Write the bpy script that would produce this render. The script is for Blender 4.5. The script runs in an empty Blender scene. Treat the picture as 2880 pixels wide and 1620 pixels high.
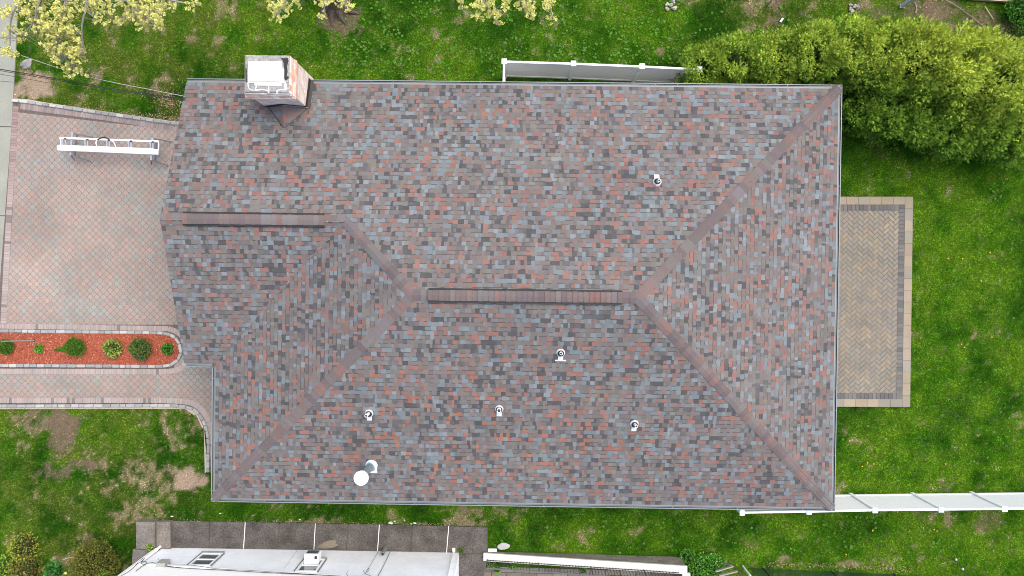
import bpy, math, random
import numpy as np
from mathutils import Vector, Matrix
rnd = random.Random(7)
NR = np.random.RandomState(11)
SC = bpy.context.scene
COL = SC.collection

# ------------------------------------------------------------------ camera
F_PX, CAM_H = 1920.0, 27.0
TA, TB = -0.0102, 0.0090
_rx = Matrix.Rotation(TA, 3, 'X'); _ry = Matrix.Rotation(TB, 3, 'Y')
R3 = _rx @ _ry
cam_d = bpy.data.cameras.new("camera")
cam_d.sensor_width = 36.0; cam_d.lens = 36.0 * F_PX / 2880.0
cam_d.clip_start = 0.5; cam_d.clip_end = 1000
cam = bpy.data.objects.new("camera", cam_d); COL.objects.link(cam)
cam.matrix_world = Matrix.Translation((0, 0, CAM_H)) @ R3.to_4x4()
SC.camera = cam

# ------------------------------------------------------------------ light
SUN_EL, SUN_AZ = math.radians(64), math.radians(50)   # azimuth from +Y (north) clockwise
w = bpy.data.worlds.new("World"); SC.world = w; w.use_nodes = True
nt = w.node_tree; nt.nodes.clear()
sky = nt.nodes.new('ShaderNodeTexSky'); sky.sky_type = 'NISHITA'; sky.sun_disc = False
sky.sun_elevation = SUN_EL; sky.sun_rotation = SUN_AZ
sky.air_density = 1.0; sky.dust_density = 4.0; sky.ozone_density = 1.0
bg = nt.nodes.new('ShaderNodeBackground'); bg.inputs[1].default_value = 0.15
wo = nt.nodes.new('ShaderNodeOutputWorld')
nt.links.new(sky.outputs[0], bg.inputs[0]); nt.links.new(bg.outputs[0], wo.inputs[0])
sun_d = bpy.data.lights.new("sun", 'SUN'); sun_d.energy = 1.0; sun_d.angle = math.radians(60)
sun_d.color = (1.0, 0.955, 0.89)
sun = bpy.data.objects.new("sun", sun_d); COL.objects.link(sun)
sd = Vector((math.sin(SUN_AZ) * math.cos(SUN_EL), math.cos(SUN_AZ) * math.cos(SUN_EL), math.sin(SUN_EL)))
sun.rotation_euler = (-sd).to_track_quat('-Z', 'Y').to_euler()
vs = SC.view_settings; vs.view_transform = 'Standard'; vs.look = 'None'; vs.gamma = 1.0
SC.cycles.filter_width = 1.0; vs.exposure = 1.12; vs.use_curve_mapping = False

# ------------------------------------------------------------------ helpers
def at(px, py, z=0.0):
    d = R3 @ Vector(((px - 1440) / F_PX, (810 - py) / F_PX, -1.0))
    t = (z - CAM_H) / d.z
    return Vector((d.x * t, d.y * t, z))
RN = np.array([[R3[i][j] for j in range(3)] for i in range(3)])
def to_px(x, y, z=0.0):
    p = np.stack([x, y, np.full_like(x, z - CAM_H)], -1) @ RN
    return 1440 + F_PX * p[:, 0] / -p[:, 2], 810 - F_PX * p[:, 1] / -p[:, 2]
def lat(ix, iy, seed):
    h = (ix * 374761393 + iy * 668265263 + seed * 982451653) & 0xFFFFFFFF
    h = ((h ^ (h >> 13)) * 1274126177) & 0xFFFFFFFF
    return ((h ^ (h >> 16)) & 0xFFFF) / 65535.0
def vnoise(x, y, s, seed):
    x = np.asarray(x, float) / s; y = np.asarray(y, float) / s
    ix = np.floor(x).astype(np.int64); iy = np.floor(y).astype(np.int64)
    fx = x - ix; fy = y - iy; fx = fx * fx * (3 - 2 * fx); fy = fy * fy * (3 - 2 * fy)
    a = lat(ix, iy, seed); b = lat(ix + 1, iy, seed); c = lat(ix, iy + 1, seed); d = lat(ix + 1, iy + 1, seed)
    return (a * (1 - fx) + b * fx) * (1 - fy) + (c * (1 - fx) + d * fx) * fy
def fbm(x, y, s, seed, o=3):
    t = 0; a = 1; n = 0
    for i in range(o):
        t = t + a * vnoise(x, y, s / 2 ** i, seed + i * 17); n += a; a *= .6
    return t / n

MATS = {}
WHITES = {'white_vinyl', 'white_painted_wall', 'cream_siding', 'cream_coping', 'masonry', 'lawn_ground', 'grass_blade', 'leaf', 'asphalt_shingle'}
def mat(name, col=(.5, .5, .5), rough=.8, metal=0.0, vcol=False, namp=.12, nscale=14, bump=0.0, bscale=60, spec=.3, sss=False, big=0.0, bigs=.6):
    if name in MATS: return MATS[name]
    m = bpy.data.materials.new(name); m.use_nodes = True; n = m.node_tree; N = n.nodes; L = n.links
    b = N['Principled BSDF']; b.inputs['Roughness'].default_value = rough; b.inputs['Metallic'].default_value = metal
    b.inputs['Specular IOR Level'].default_value = spec
    geo = N.new('ShaderNodeTexCoord')
    tx = N.new('ShaderNodeTexNoise'); tx.inputs['Scale'].default_value = nscale; tx.inputs['Detail'].default_value = 4
    L.new(geo.outputs['Object'], tx.inputs['Vector'])
    mr = N.new('ShaderNodeMapRange'); mr.inputs[1].default_value = .3; mr.inputs[2].default_value = .7
    alb = 1.0 if name in WHITES else .80
    mr.inputs[3].default_value = (1 - namp) * alb; mr.inputs[4].default_value = (1 + namp) * alb
    L.new(tx.outputs[0], mr.inputs[0])
    fac = mr.outputs[0]
    if big > 0:
        t2 = N.new('ShaderNodeTexNoise'); t2.inputs['Scale'].default_value = bigs; t2.inputs['Detail'].default_value = 6
        L.new(geo.outputs['Object'], t2.inputs['Vector'])
        m2 = N.new('ShaderNodeMapRange'); m2.inputs[1].default_value = .3; m2.inputs[2].default_value = .7
        m2.inputs[3].default_value = 1 - big; m2.inputs[4].default_value = 1 + big
        L.new(t2.outputs[0], m2.inputs[0])
        mm = N.new('ShaderNodeMath'); mm.operation = 'MULTIPLY'; L.new(fac, mm.inputs[0]); L.new(m2.outputs[0], mm.inputs[1]); fac = mm.outputs[0]
    mx = N.new('ShaderNodeVectorMath'); mx.operation = 'SCALE'
    if vcol:
        at_ = N.new('ShaderNodeAttribute'); at_.attribute_name = 'Col'; L.new(at_.outputs['Color'], mx.inputs[0])
    else:
        mx.inputs[0].default_value = col
    L.new(fac, mx.inputs['Scale']); L.new(mx.outputs[0], b.inputs['Base Color'])
    if bump > 0:
        bt = N.new('ShaderNodeTexNoise'); bt.inputs['Scale'].default_value = bscale; bt.inputs['Detail'].default_value = 3
        L.new(geo.outputs['Object'], bt.inputs['Vector'])
        bp = N.new('ShaderNodeBump'); bp.inputs['Strength'].default_value = bump; bp.inputs['Distance'].default_value = .01
        L.new(bt.outputs[0], bp.inputs['Height']); L.new(bp.outputs[0], b.inputs['Normal'])
    MATS[name] = m
    return m

class MB:
    def __init__(s): s.v = []; s.f = []; s.c = []
    def face(s, pts, col=(1, 1, 1)):
        i = len(s.v); s.v += [tuple(p) for p in pts]; s.f.append(tuple(range(i, i + len(pts)))); s.c.append(col)
    def prism(s, base, z0, z1, col=(1, 1, 1), inset=0.0, bottom=False):
        """polygon (list of xy, CCW) extruded z0..z1, optional chamfer"""
        n = len(base); cx = sum(p[0] for p in base) / n; cy = sum(p[1] for p in base) / n
        i = len(s.v)
        ch = inset * .8
        s.v += [(p[0], p[1], z0) for p in base] + [(p[0], p[1], z1 - ch) for p in base]
        for a in range(n):
            b = (a + 1) % n; s.f.append((i + a, i + b, i + n + b, i + n + a)); s.c.append(col)
        if inset > 0:
            j = len(s.v)
            for p in base:
                dx, dy = cx - p[0], cy - p[1]; d = math.hypot(dx, dy) or 1
                s.v.append((p[0] + dx / d * inset * 1.3, p[1] + dy / d * inset * 1.3, z1))
            for a in range(n):
                b = (a + 1) % n; s.f.append((i + n + a, i + n + b, j + b, j + a)); s.c.append(col)
            s.f.append(tuple(range(j, j + n))); s.c.append(col)
        else:
            s.f.append(tuple(range(i + n, i + 2 * n))); s.c.append(col)
        if bottom: s.f.append(tuple(reversed(range(i, i + n)))); s.c.append(col)
    def box(s, c, size, rz=0.0, col=(1, 1, 1), m=None):
        hx, hy, hz = size[0] / 2, size[1] / 2, size[2] / 2
        M = m if m is not None else Matrix.Rotation(rz, 3, 'Z')
        P = [Vector(c) + M @ Vector((x * hx, y * hy, z * hz)) for z in (-1, 1) for x, y in ((-1, -1), (1, -1), (1, 1), (-1, 1))]
        i = len(s.v); s.v += [tuple(p) for p in P]
        for f in ((3, 2, 1, 0), (4, 5, 6, 7), (0, 1, 5, 4), (1, 2, 6, 5), (2, 3, 7, 6), (3, 0, 4, 7)):
            s.f.append(tuple(i + k for k in f)); s.c.append(col)
    def beam(s, a, b, w, h, col=(1, 1, 1), up=(0, 0, 1)):
        a, b = Vector(a), Vector(b); x = (b - a); L = x.length; x.normalize(); u = Vector(up)
        y = u.cross(x)
        if y.length < 1e-4: y = Vector((0, 1, 0)).cross(x)
        y.normalize(); z = x.cross(y)
        M = Matrix((x, y, z)).transposed()
        s.box((a + b) / 2, (L, w, h), m=M, col=col)
    def tube(s, pts, r, seg=6, col=(1, 1, 1), cap=True):
        pts = [Vector(p) for p in pts]; rr = r if isinstance(r, (list, tuple)) else [r] * len(pts)
        rings = []; pu = None
        for k, p in enumerate(pts):
            t = (pts[min(k + 1, len(pts) - 1)] - pts[max(k - 1, 0)])
            t.normalize()
            u = pu - t * pu.dot(t) if pu is not None else t.cross(Vector((0, 0, 1)))
            if u.length < 1e-3: u = t.cross(Vector((1, 0, 0)))
            u.normalize(); pu = u; v = t.cross(u)
            rings.append(len(s.v))
            for a in range(seg):
                an = 2 * math.pi * a / seg
                s.v.append(tuple(p + (u * math.cos(an) + v * math.sin(an)) * rr[k]))
        for k in range(len(pts) - 1):
            for a in range(seg):
                b = (a + 1) % seg
                s.f.append((rings[k] + b, rings[k] + a, rings[k + 1] + a, rings[k + 1] + b)); s.c.append(col)
        if cap:
            s.f.append(tuple(rings[0] + a for a in range(seg))); s.c.append(col)
            s.f.append(tuple(rings[-1] + a for a in reversed(range(seg)))); s.c.append(col)
    def lathe(s, c, prof, seg=20, col=(1, 1, 1), M=None, closed=True):
        M = M or Matrix.Identity(3); c = Vector(c); rings = []
        for r, z in prof:
            rings.append(len(s.v))
            for a in range(seg):
                an = 2 * math.pi * a / seg
                s.v.append(tuple(c + M @ Vector((r * math.cos(an), r * math.sin(an), z))))
        for k in range(len(prof) - 1):
            for a in range(seg):
                b = (a + 1) % seg
                s.f.append((rings[k] + a, rings[k] + b, rings[k + 1] + b, rings[k + 1] + a)); s.c.append(col)
        if closed:
            s.f.append(tuple(rings[-1] + a for a in range(seg))); s.c.append(col)
    def blob(s, c, r, col=(1, 1, 1), seed=0, amp=.15, seg=12, rings=7):
        c = Vector(c); rr = random.Random(seed); ids = []
        ph = [rr.uniform(0, 6.28) for _ in range(6)]
        for k in range(rings + 1):
            th = math.pi * k / rings; row = []
            for a in range(seg):
                an = 2 * math.pi * a / seg
                q = 1 + amp * (math.sin(2 * an + ph[0] + th * 2) + math.sin(3 * an + ph[1]) * .7 + math.sin(5 * an + ph[2] + 3 * th) * .5 + math.sin(4 * th + ph[3]) * .4)
                row.append(len(s.v))
                s.v.append((c.x + r[0] * q * math.sin(th) * math.cos(an), c.y + r[1] * q * math.sin(th) * math.sin(an), c.z + r[2] * q * math.cos(th)))
            ids.append(row)
        for k in range(rings):
            for a in range(seg):
                b = (a + 1) % seg
                s.f.append((ids[k][b], ids[k][a], ids[k + 1][a], ids[k + 1][b])); s.c.append(col)
    def build(s, name, m, parent=None, smooth=False, loc=None):
        me = bpy.data.meshes.new(name)
        vv = s.v
        if loc is not None: vv = [(p[0] - loc[0], p[1] - loc[1], p[2] - loc[2]) for p in vv]
        me.from_pydata(vv, [], s.f)
        at_ = me.color_attributes.new('Col', 'FLOAT_COLOR', 'CORNER')
        arr = np.ones((len(me.loops), 4), np.float32)
        ls = np.array([len(f) for f in s.f]); arr[:, :3] = np.repeat(np.array(s.c, np.float32), ls, axis=0)
        at_.data.foreach_set('color', arr.ravel())
        if smooth: me.polygons.foreach_set('use_smooth', [True] * len(me.polygons))
        me.materials.append(m); me.update()
        o = bpy.data.objects.new(name, me); COL.objects.link(o)
        if loc is not None: o.location = loc
        if parent: o.parent = parent
        return o

def np_mesh(name, V, nper, C, m, parent=None, loc=None):
    """V (n*nper,3) disjoint polygons with nper corners, C (n,3) colours"""
    n = len(V) // nper; me = bpy.data.meshes.new(name)
    if loc is not None: V = V - np.array(loc)
    me.vertices.add(len(V)); me.vertices.foreach_set('co', V.astype(np.float32).ravel())
    me.loops.add(len(V)); me.loops.foreach_set('vertex_index', np.arange(len(V), dtype=np.int32))
    me.polygons.add(n); me.polygons.foreach_set('loop_start', (np.arange(n) * nper).astype(np.int32))
    me.polygons.foreach_set('loop_total', np.full(n, nper, np.int32))
    a = me.color_attributes.new('Col', 'FLOAT_COLOR', 'CORNER')
    arr = np.ones((len(V), 4), np.float32); arr[:, :3] = np.repeat(C, nper, axis=0); a.data.foreach_set('color', arr.ravel())
    me.materials.append(m); me.update(calc_edges=True); me.validate()
    o = bpy.data.objects.new(name, me); COL.objects.link(o)
    if loc is not None: o.location = loc
    if parent: o.parent = parent
    return o
def tag(o, label, cat, group=None):
    o['label'] = label; o['category'] = cat
    if group: o['group'] = group
    return o
def struct(o): o['kind'] = 'structure'; return o
def stuff(o, label=None, cat=None):
    o['kind'] = 'stuff'
    if label: o['label'] = label
    if cat: o['category'] = cat
    return o
def thing(name, loc, label, cat, group=None, rz=0.0):
    o = bpy.data.objects.new(name, None); COL.objects.link(o); o.location = loc; o.rotation_euler = (0, 0, rz); o.empty_display_size = .2
    return tag(o, label, cat, group)
def loc_of(v): return (v[0], v[1], v[2] if len(v) > 2 else 0.0)
def jit(c, a, r=None):
    r = r or rnd; k = 1 + r.uniform(-a, a); return tuple(max(0, x * k * (1 + r.uniform(-a, a) * .3)) for x in c)

# ------------------------------------------------------------------ materials
M_V = mat('masonry', vcol=True, rough=.9, namp=.14, nscale=30, bump=.25, bscale=90)
M_SH = mat('asphalt_shingle', vcol=True, rough=.95, namp=.16, nscale=55, bump=.5, bscale=160, spec=.15, big=.05, bigs=.5)
M_PAV = mat('concrete_paver', vcol=True, rough=.9, namp=.10, nscale=40, bump=.3, big=.09, bigs=.7)
M_LEAF = mat('leaf', vcol=True, rough=.75, namp=.1, nscale=3, spec=.08)
M_GRASS = mat('grass_blade', vcol=True, rough=.85, namp=.15, nscale=2, spec=.03)
M_GROUND = mat('lawn_ground', vcol=True, rough=1, namp=.35, nscale=22, bump=.6, bscale=40, spec=.05)
M_BARK = mat('bark', (.10, .075, .06), rough=.95, namp=.35, nscale=12, bump=.8, bscale=25)
M_TWIG = mat('twig', (.30, .27, .23), rough=.9, namp=.2)
M_WHITE = mat('white_vinyl', (.86, .86, .86), rough=.45, namp=.02, spec=.4)
M_WPAINT = mat('white_painted_wall', (.88, .90, .91), rough=.8, namp=.04, nscale=5, big=.06, bigs=1.2, bump=.1)
M_CREAM = mat('cream_siding', (.80, .79, .76), rough=.55, namp=.02)
M_GUT = mat('gutter_metal', (.215, .24, .24), rough=.45, namp=.08, nscale=6, spec=.4)
M_GUTD = mat('gutter_inside', (.15, .17, .172), rough=.7, namp=.15)
M_GUTL = mat('gutter_lip', (.25, .28, .28), rough=.4, namp=.05)
M_ALU = mat('aluminium', (.62, .63, .64), rough=.35, metal=.6, namp=.08)
M_GALV = mat('galvanised_steel', (.36, .46, .48), rough=.35, metal=.5, namp=.1)
M_BLACK = mat('black_rubber', (.025, .027, .028), rough=.6, namp=.2)
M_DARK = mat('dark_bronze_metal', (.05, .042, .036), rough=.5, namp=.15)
M_GREYM = mat('grey_metal', (.30, .31, .32), rough=.5, metal=.3, namp=.1)
M_GLASS = mat('window_glass', (.10, .13, .13), rough=.08, namp=.1, nscale=3, spec=.8)
M_CONC = mat('old_concrete', (.108, .098, .085), rough=.95, namp=.42, nscale=17, bump=.6, big=.38, bigs=1.7)
M_SIDEW = mat('sidewalk_concrete', (.31, .316, .258), rough=.95, namp=.07, nscale=20, bump=.3, big=.10, bigs=.8)
M_STEP = mat('step_concrete', (.19, .17, .145), rough=.95, namp=.38, nscale=20, bump=.6, big=.25, bigs=2.2)
M_JOINT = mat('joint_sand', (.15, .118, .10), rough=1, namp=.2)
M_MULCH = mat('mulch_chip', vcol=True, rough=.9, namp=.2, nscale=20)
M_WOOD = mat('weathered_wood', (.36, .31, .26), rough=.9, namp=.2, nscale=9)
M_PINE = mat('pale_lumber', (.62, .50, .30), rough=.8, namp=.12)
M_WIRE = mat('black_cable', (.02, .02, .022), rough=.5, namp=.1)
M_IRON = mat('black_iron', (.028, .026, .026), rough=.5, namp=.1)
M_CROWN = mat('chimney_crown', (.33, .325, .30), rough=1, namp=.35, nscale=16, bump=.8, bscale=30, big=.15, bigs=3)
M_STUCCO = mat('cream_coping', (.60, .58, .52), rough=.85, namp=.05, nscale=12, big=.07, bigs=1.5)

# ------------------------------------------------------------------ house plan (from the fit)
TH = -0.0125
XL, XR, YT, YB, XG, YG, ZE, RISE = -10.765, 11.218, 6.982, -7.939, -11.730, -3.179, 3.0, 0.3461
HW = (YT - YB) / 2; YC = (YT + YB) / 2; HG = (YT - YG) / 2; YGC = (YT + YG) / 2
cT, sT = math.cos(TH), math.sin(TH)
def loc(v):                       # world -> house frame
    return Vector((cT * v[0] + sT * v[1], -sT * v[0] + cT * v[1], v[2] if len(v) > 2 else 0))
def hw(x, y, z=0): return Vector((cT * x - sT * y, sT * x + cT * y, z))

# ------------------------------------------------------------------ lawn
def poly_mask(x, y, poly):
    ins = np.zeros(x.shape, bool); n = len(poly)
    for i in range(n):
        x1, y1 = poly[i][0], poly[i][1]; x2, y2 = poly[(i + 1) % n][0], poly[(i + 1) % n][1]
        c = ((y1 > y) != (y2 > y)) & (x < (x2 - x1) * (y - y1) / ((y2 - y1) or 1e-9) + x1); ins ^= c
    return ins
def el(px, py, cx, cy, rx, ry, soft=.5):
    return np.clip((1 - ((px - cx) / rx) ** 2 - ((py - cy) / ry) ** 2) / soft, 0, 1)
def lawn(x, y):
    px, py = to_px(x, y)
    px0, py0 = px, py; wq = fbm(x, y, .55, 301) - .5; wr = fbm(x, y, .55, 401) - .5; px = px + wq * 75 + (vnoise(x, y, .12, 11) - .5) * 22; py = py + wr * 75 + (vnoise(x, y, .12, 12) - .5) * 22
    n1 = fbm(x, y, 2.6, 1); n2 = fbm(x, y, .7, 5); n3 = fbm(x, y, 1.3, 9); n4 = vnoise(x, y, .16, 23)
    deep = np.array([.016, .064, .003]); mid = np.array([.036, .116, .004]); bright = np.array([.078, .175, .007])
    olive = np.array([.085, .105, .018]); straw = np.array([.255, .215, .115]); soil = np.array([.185, .135, .09]); sand = np.array([.40, .30, .21])
    east = np.clip((px - 2300) / 200, 0, 1)
    south = np.clip((py - 1440) / 120, 0, 1) * (px > 1350)
    t = np.clip((n1 - .5) * 1.9 + (n2 - .5) * 1.5 + .47 + .20 * east + .16 * south, 0, 1)[:, None]
    c = np.where(t < .5, deep + (mid - deep) * (t * 2), mid + (bright - mid) * (t * 2 - 1))
    # olive / dry tendency by region
    nw = np.clip((900 - px) / 500, 0, 1) * (py < 400)
    ne = np.clip((px - 1850) / 250, 0, 1) * (py < 260)
    sw = np.clip((640 - px) / 300, 0, 1) * (py > 1130)
    se = np.clip((px - 2500) / 300, 0, 1) * (py > 1350) * .6
    strip = np.clip(1 - np.abs(py - 1452 - (px - 382) * .013) / 22, 0, 1) * (px < 1380) * (px > 300)
    strip2 = np.clip(1 - np.abs(py - (1565 + (px - 2000) * .035)) / 34, 0, 1) * (px > 2000) * (px < 2720)
    n5 = fbm(x, y, .32, 71); dry = np.clip((n3 - .5) * 2.2 + (n2 - .5) * 1.8 + (n5 - .5) * 2.0 - .46 - .22 * south + nw * .30 + ne * .58 + sw * .16 + se * .25 + strip * .75 + strip2 * .75 - .18 * east * (py < 1350), 0, 1)
    e1 = el(px, py, 2392, 835, 110, 60) * .5 + el(px, py, 430, 1340, 150, 45) * .6 + el(px, py, 120, 1180, 110, 45) * .6 + el(px, py, 2030, 240, 60, 60) * 0
    dry = np.clip(dry + (e1 * (n2 * 1.6)), 0, 1)[:, None]
    ol = np.clip((n2 - .3) * 2 * np.clip(nw + ne * .8 + sw * .6 + .15, 0, 1), 0, .65)[:, None]
    c = c * (1 - ol) + olive * ol
    n6 = vnoise(x, y, .07, 29); k = np.clip((dry - .22 + (n6[:, None] - .5) * .55 + (n4[:, None] - .5) * .4) * 2.2, 0, .92)
    c = c * (1 - k) + straw * k
    br = n2 * .9
    s1 = el(px, py, 175, 1215, 50, 75) + el(px, py, 140, 1175, 110, 32) * .6 + el(px, py, 160, 1320, 45, 22) + el(px, py, 235, 1315, 45, 22) * .8 + el(px, py, 960, 50, 55, 60) + el(px, py, 2180, 25, 30, 40) + el(px, py, 2480, 40, 40, 25) * .6 + el(px, py, 2620, 20, 90, 34) * .8 + el(px, py, 2760, 70, 90, 34) * .7 + el(px, py, 255, 1560, 60, 50) * .8 + el(px, py, 2790, 1460, 60, 30) * .5 + el(px, py, 2840, 130, 60, 60) * .7
    s1 = np.clip(s1 * (.35 + br * 1.3), 0, 1)[:, None]
    c = c * (1 - s1 * .9) + soil * s1 * .9
    s2 = el(px, py, 530, 1345, 62, 40) + el(px, py, 470, 1320, 30, 14) * .7 + el(px, py, 100, 245, 60, 38) + el(px, py, 60, 272, 60, 14) + el(px, py, 300, 300, 40, 8) * 0
    s2 = np.clip(s2 * (.25 + br * 1.7), 0, 1)[:, None]
    c = c * (1 - s2) + sand * s2
    # rim of bare dirt along the driveway edging and the planted kerbs
    return c, np.clip(dry[:, 0] * .55 + s1[:, 0] * .8 + s2[:, 0], 0, 1)
LX0, LX1, LY0, LY1 = -21.5, 21.5, -12.6, 12.6
gx = np.concatenate([[-250, -150], np.arange(-90, -22, 1.2), np.arange(LX0, LX1 + .01, .14), np.arange(22.4, 90, 1.2), [150, 250]])
gy = np.concatenate([[-250, -150], np.arange(-90, -13, 1.2), np.arange(LY0, LY1 + .01, .14), np.arange(13.4, 90, 1.2), [150, 250]])
GX, GY = np.meshgrid(gx, gy); gxf, gyf = GX.ravel(), GY.ravel()
gc, _b = lawn(gxf, gyf)
me = bpy.data.meshes.new('ground'); nx, ny = len(gx), len(gy)
gz = (fbm(gxf, gyf, .5, 77) - .5) * .03; gz[(np.abs(gxf) > 22) | (np.abs(gyf) > 13)] = 0
ii = np.arange(nx * ny).reshape(ny, nx)
quads = np.stack([ii[:-1, :-1], ii[:-1, 1:], ii[1:, 1:], ii[1:, :-1]], -1).reshape(-1, 4)
me.vertices.add(nx * ny); me.vertices.foreach_set('co', np.stack([gxf, gyf, gz - .02], -1).astype(np.float32).ravel())
me.loops.add(quads.size); me.loops.foreach_set('vertex_index', quads.astype(np.int32).ravel())
me.polygons.add(len(quads)); me.polygons.foreach_set('loop_start', (np.arange(len(quads)) * 4).astype(np.int32)); me.polygons.foreach_set('loop_total', np.full(len(quads), 4, np.int32))
ca = me.color_attributes.new('Col', 'FLOAT_COLOR', 'POINT'); arr = np.ones((nx * ny, 4), np.float32); arr[:, :3] = gc * .62
ca.data.foreach_set('color', arr.ravel()); me.materials.append(M_GROUND); me.update(calc_edges=True)
g = bpy.data.objects.new('ground', me); COL.objects.link(g); struct(g)

# paved / built areas where no grass grows
def P(*pts, z=0): return [at(a, b, z) for a, b in pts]
SIDEWALK = P((-700, -900), (92, -900), (52, 0), (40, 280), (8, 820), (-20, 1250), (-60, 2200), (-900, 2200))
DRIVE = P((40, 283), (520, 352), (700, 380), (700, 1110), (560, 1140), (0, 1140), (-60, 1140), (-6, 900))
WALKN = P((500, 1128), (545, 1140), (575, 1180), (592, 1230), (700, 1230), (700, 1128))
PATIO = P((2200, 553), (2568, 553), (2560, 1145), (2200, 1145), z=.08)
NPATH = P((380, 1464), (1376, 1480), (1380, 1545), (1940, 1560), (1950, 1700), (370, 1700), (370, 1545), (380, 1545))
HOUSEIN = [hw(XG + .45, YT - .5), hw(XR - .5, YT - .5), hw(XR - .5, YB + .5), hw(XL + .5, YB + .5), hw(XL + .5, YG + .5), hw(XG + .45, YG + .5)]
BARE = [SIDEWALK, DRIVE, WALKN, PATIO, NPATH, HOUSEIN]

NB = 1150000
bx = NR.uniform(LX0 + .3, LX1 - .3, NB); by = NR.uniform(LY0 + .3, LY1 - .3, NB)
keep = np.ones(NB, bool)
for pl in BARE: keep &= ~poly_mask(bx, by, pl)
bx, by = bx[keep], by[keep]
bc, bare = lawn(bx, by)
# clumped, thinner on bare soil
cl = vnoise(bx, by, .11, 41)
keep = (NR.rand(len(bx)) > bare * .9) & (NR.rand(len(bx)) < .45 + .8 * cl)
bx, by, bc, bare, cl = bx[keep], by[keep], bc[keep], bare[keep], cl[keep]
n = len(bx)
ang = NR.uniform(0, 2 * np.pi, n) + 3 * vnoise(bx, by, .3, 31); ln = NR.uniform(.03, .085, n) * (1 - .35 * bare); hz = NR.uniform(.015, .05, n) * (.5 + .9 * cl); wd = NR.uniform(.006, .013, n)
ca_, sa_ = np.cos(ang), np.sin(ang)
V = np.empty((n, 3, 3)); z0 = -.01
V[:, 0] = np.stack([bx - sa_ * wd, by + ca_ * wd, np.full(n, z0)], -1)
V[:, 1] = np.stack([bx + sa_ * wd, by - ca_ * wd, np.full(n, z0)], -1)
V[:, 2] = np.stack([bx + ca_ * ln, by + sa_ * ln, z0 + hz], -1)
hv = NR.uniform(.45, 1.7, (n, 1)) * (.42 + 1.15 * vnoise(bx, by, .05, 88)[:, None]) * (.78 + .45 * vnoise(bx, by, .18, 89)[:, None]); bcol = bc * hv * (1 + NR.uniform(-.12, .25, (n, 3)) * np.array([1, .3, 1]))
g = np_mesh('lawn_grass', V.reshape(-1, 3), 3, bcol, M_GRASS); stuff(g)

# starry broadleaf weeds in the lawn
def in_any(x, y, polys=BARE):
    a = np.array([x]); b = np.array([y])
    return any(poly_mask(a, b, p)[0] for p in polys)
wv = []; wc = []
def rosette(x, y, r, col):
    k = rnd.randint(6, 9); a0 = rnd.uniform(0, 6.28)
    for i in range(k):
        a = a0 + 6.283 * i / k + rnd.uniform(-.2, .2); L = r * rnd.uniform(.7, 1.1); wd = L * .17
        c, s = math.cos(a), math.sin(a); z1 = rnd.uniform(.03, .06)
        wv.extend([(x, y, .03), (x + c * L * .6 - s * wd, y + s * L * .6 + c * wd, z1), (x + c * L, y + s * L, z1 - .01), (x + c * L * .6 + s * wd, y + s * L * .6 - c * wd, z1)])
        wc.append(jit(col, .25))
def weeds(x0, x1, y0, y1, n, r0=.035, r1=.075, col=(.085, .21, .03)):
    for _ in range(n):
        p = at(rnd.uniform(x0, x1), rnd.uniform(y0, y1), .03)
        if vnoise(np.array([p.x]), np.array([p.y]), .9, 55)[0] < .33 or in_any(p.x, p.y): continue
        rosette(p.x, p.y, rnd.uniform(r0, r1), col)
weeds(930, 1920, 0, 215, 900); weeds(1880, 2880, 0, 200, 260); weeds(2370, 2870, 480, 1390, 170); weeds(1380, 2700, 1445, 1570, 220, col=(.085, .20, .03)); weeds(420, 930, 0, 210, 60)
weeds(40, 560, 1200, 1450, 60, col=(.07, .15, .03))
g = np_mesh('lawn_weeds', np.array(wv), 4, np.array(wc), M_LEAF); stuff(g)

def litter(name, areas, n, cols, size=(.03, .06)):
    v = []; c = []
    for (x0, y0, x1, y1, sp, m) in areas:
        for _ in range(m):
            t = rnd.random(); p = at(x0 + (x1 - x0) * t + rnd.gauss(0, sp), y0 + (y1 - y0) * t + rnd.gauss(0, sp), 0)
            if in_any(p.x, p.y): continue
            a = rnd.uniform(0, 6.28); L = rnd.uniform(*size); W = L * rnd.uniform(.3, .7); ca, sa = math.cos(a), math.sin(a); z = rnd.uniform(.02, .05)
            for dx, dy in ((-L, 0), (0, -W), (L, 0), (0, W)):
                v.append((p.x + ca * dx * .5 - sa * dy * .5, p.y + sa * dx * .5 + ca * dy * .5, z + rnd.uniform(0, .015)))
            c.append(jit(rnd.choice(cols), .25))
    return stuff(np_mesh(name, np.array(v), 4, np.array(c), M_LEAF))
litter('fallen_leaves', [(430, 262, 505, 300, 16, 420), (330, 318, 505, 335, 5, 260), (180, 296, 330, 316, 4, 90), (2880, 120, 2800, 90, 30, 200), (2560, 20, 2700, 15, 20, 160)], 0, [(.30, .19, .12), (.42, .30, .19), (.22, .14, .09)])
litter('dry_leaf_edge', [(2150, 1585, 2560, 1600, 5, 500), (400, 1462, 1370, 1474, 3, 420)], 0, [(.36, .25, .16), (.25, .17, .11), (.45, .36, .24)], (.02, .05))

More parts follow.
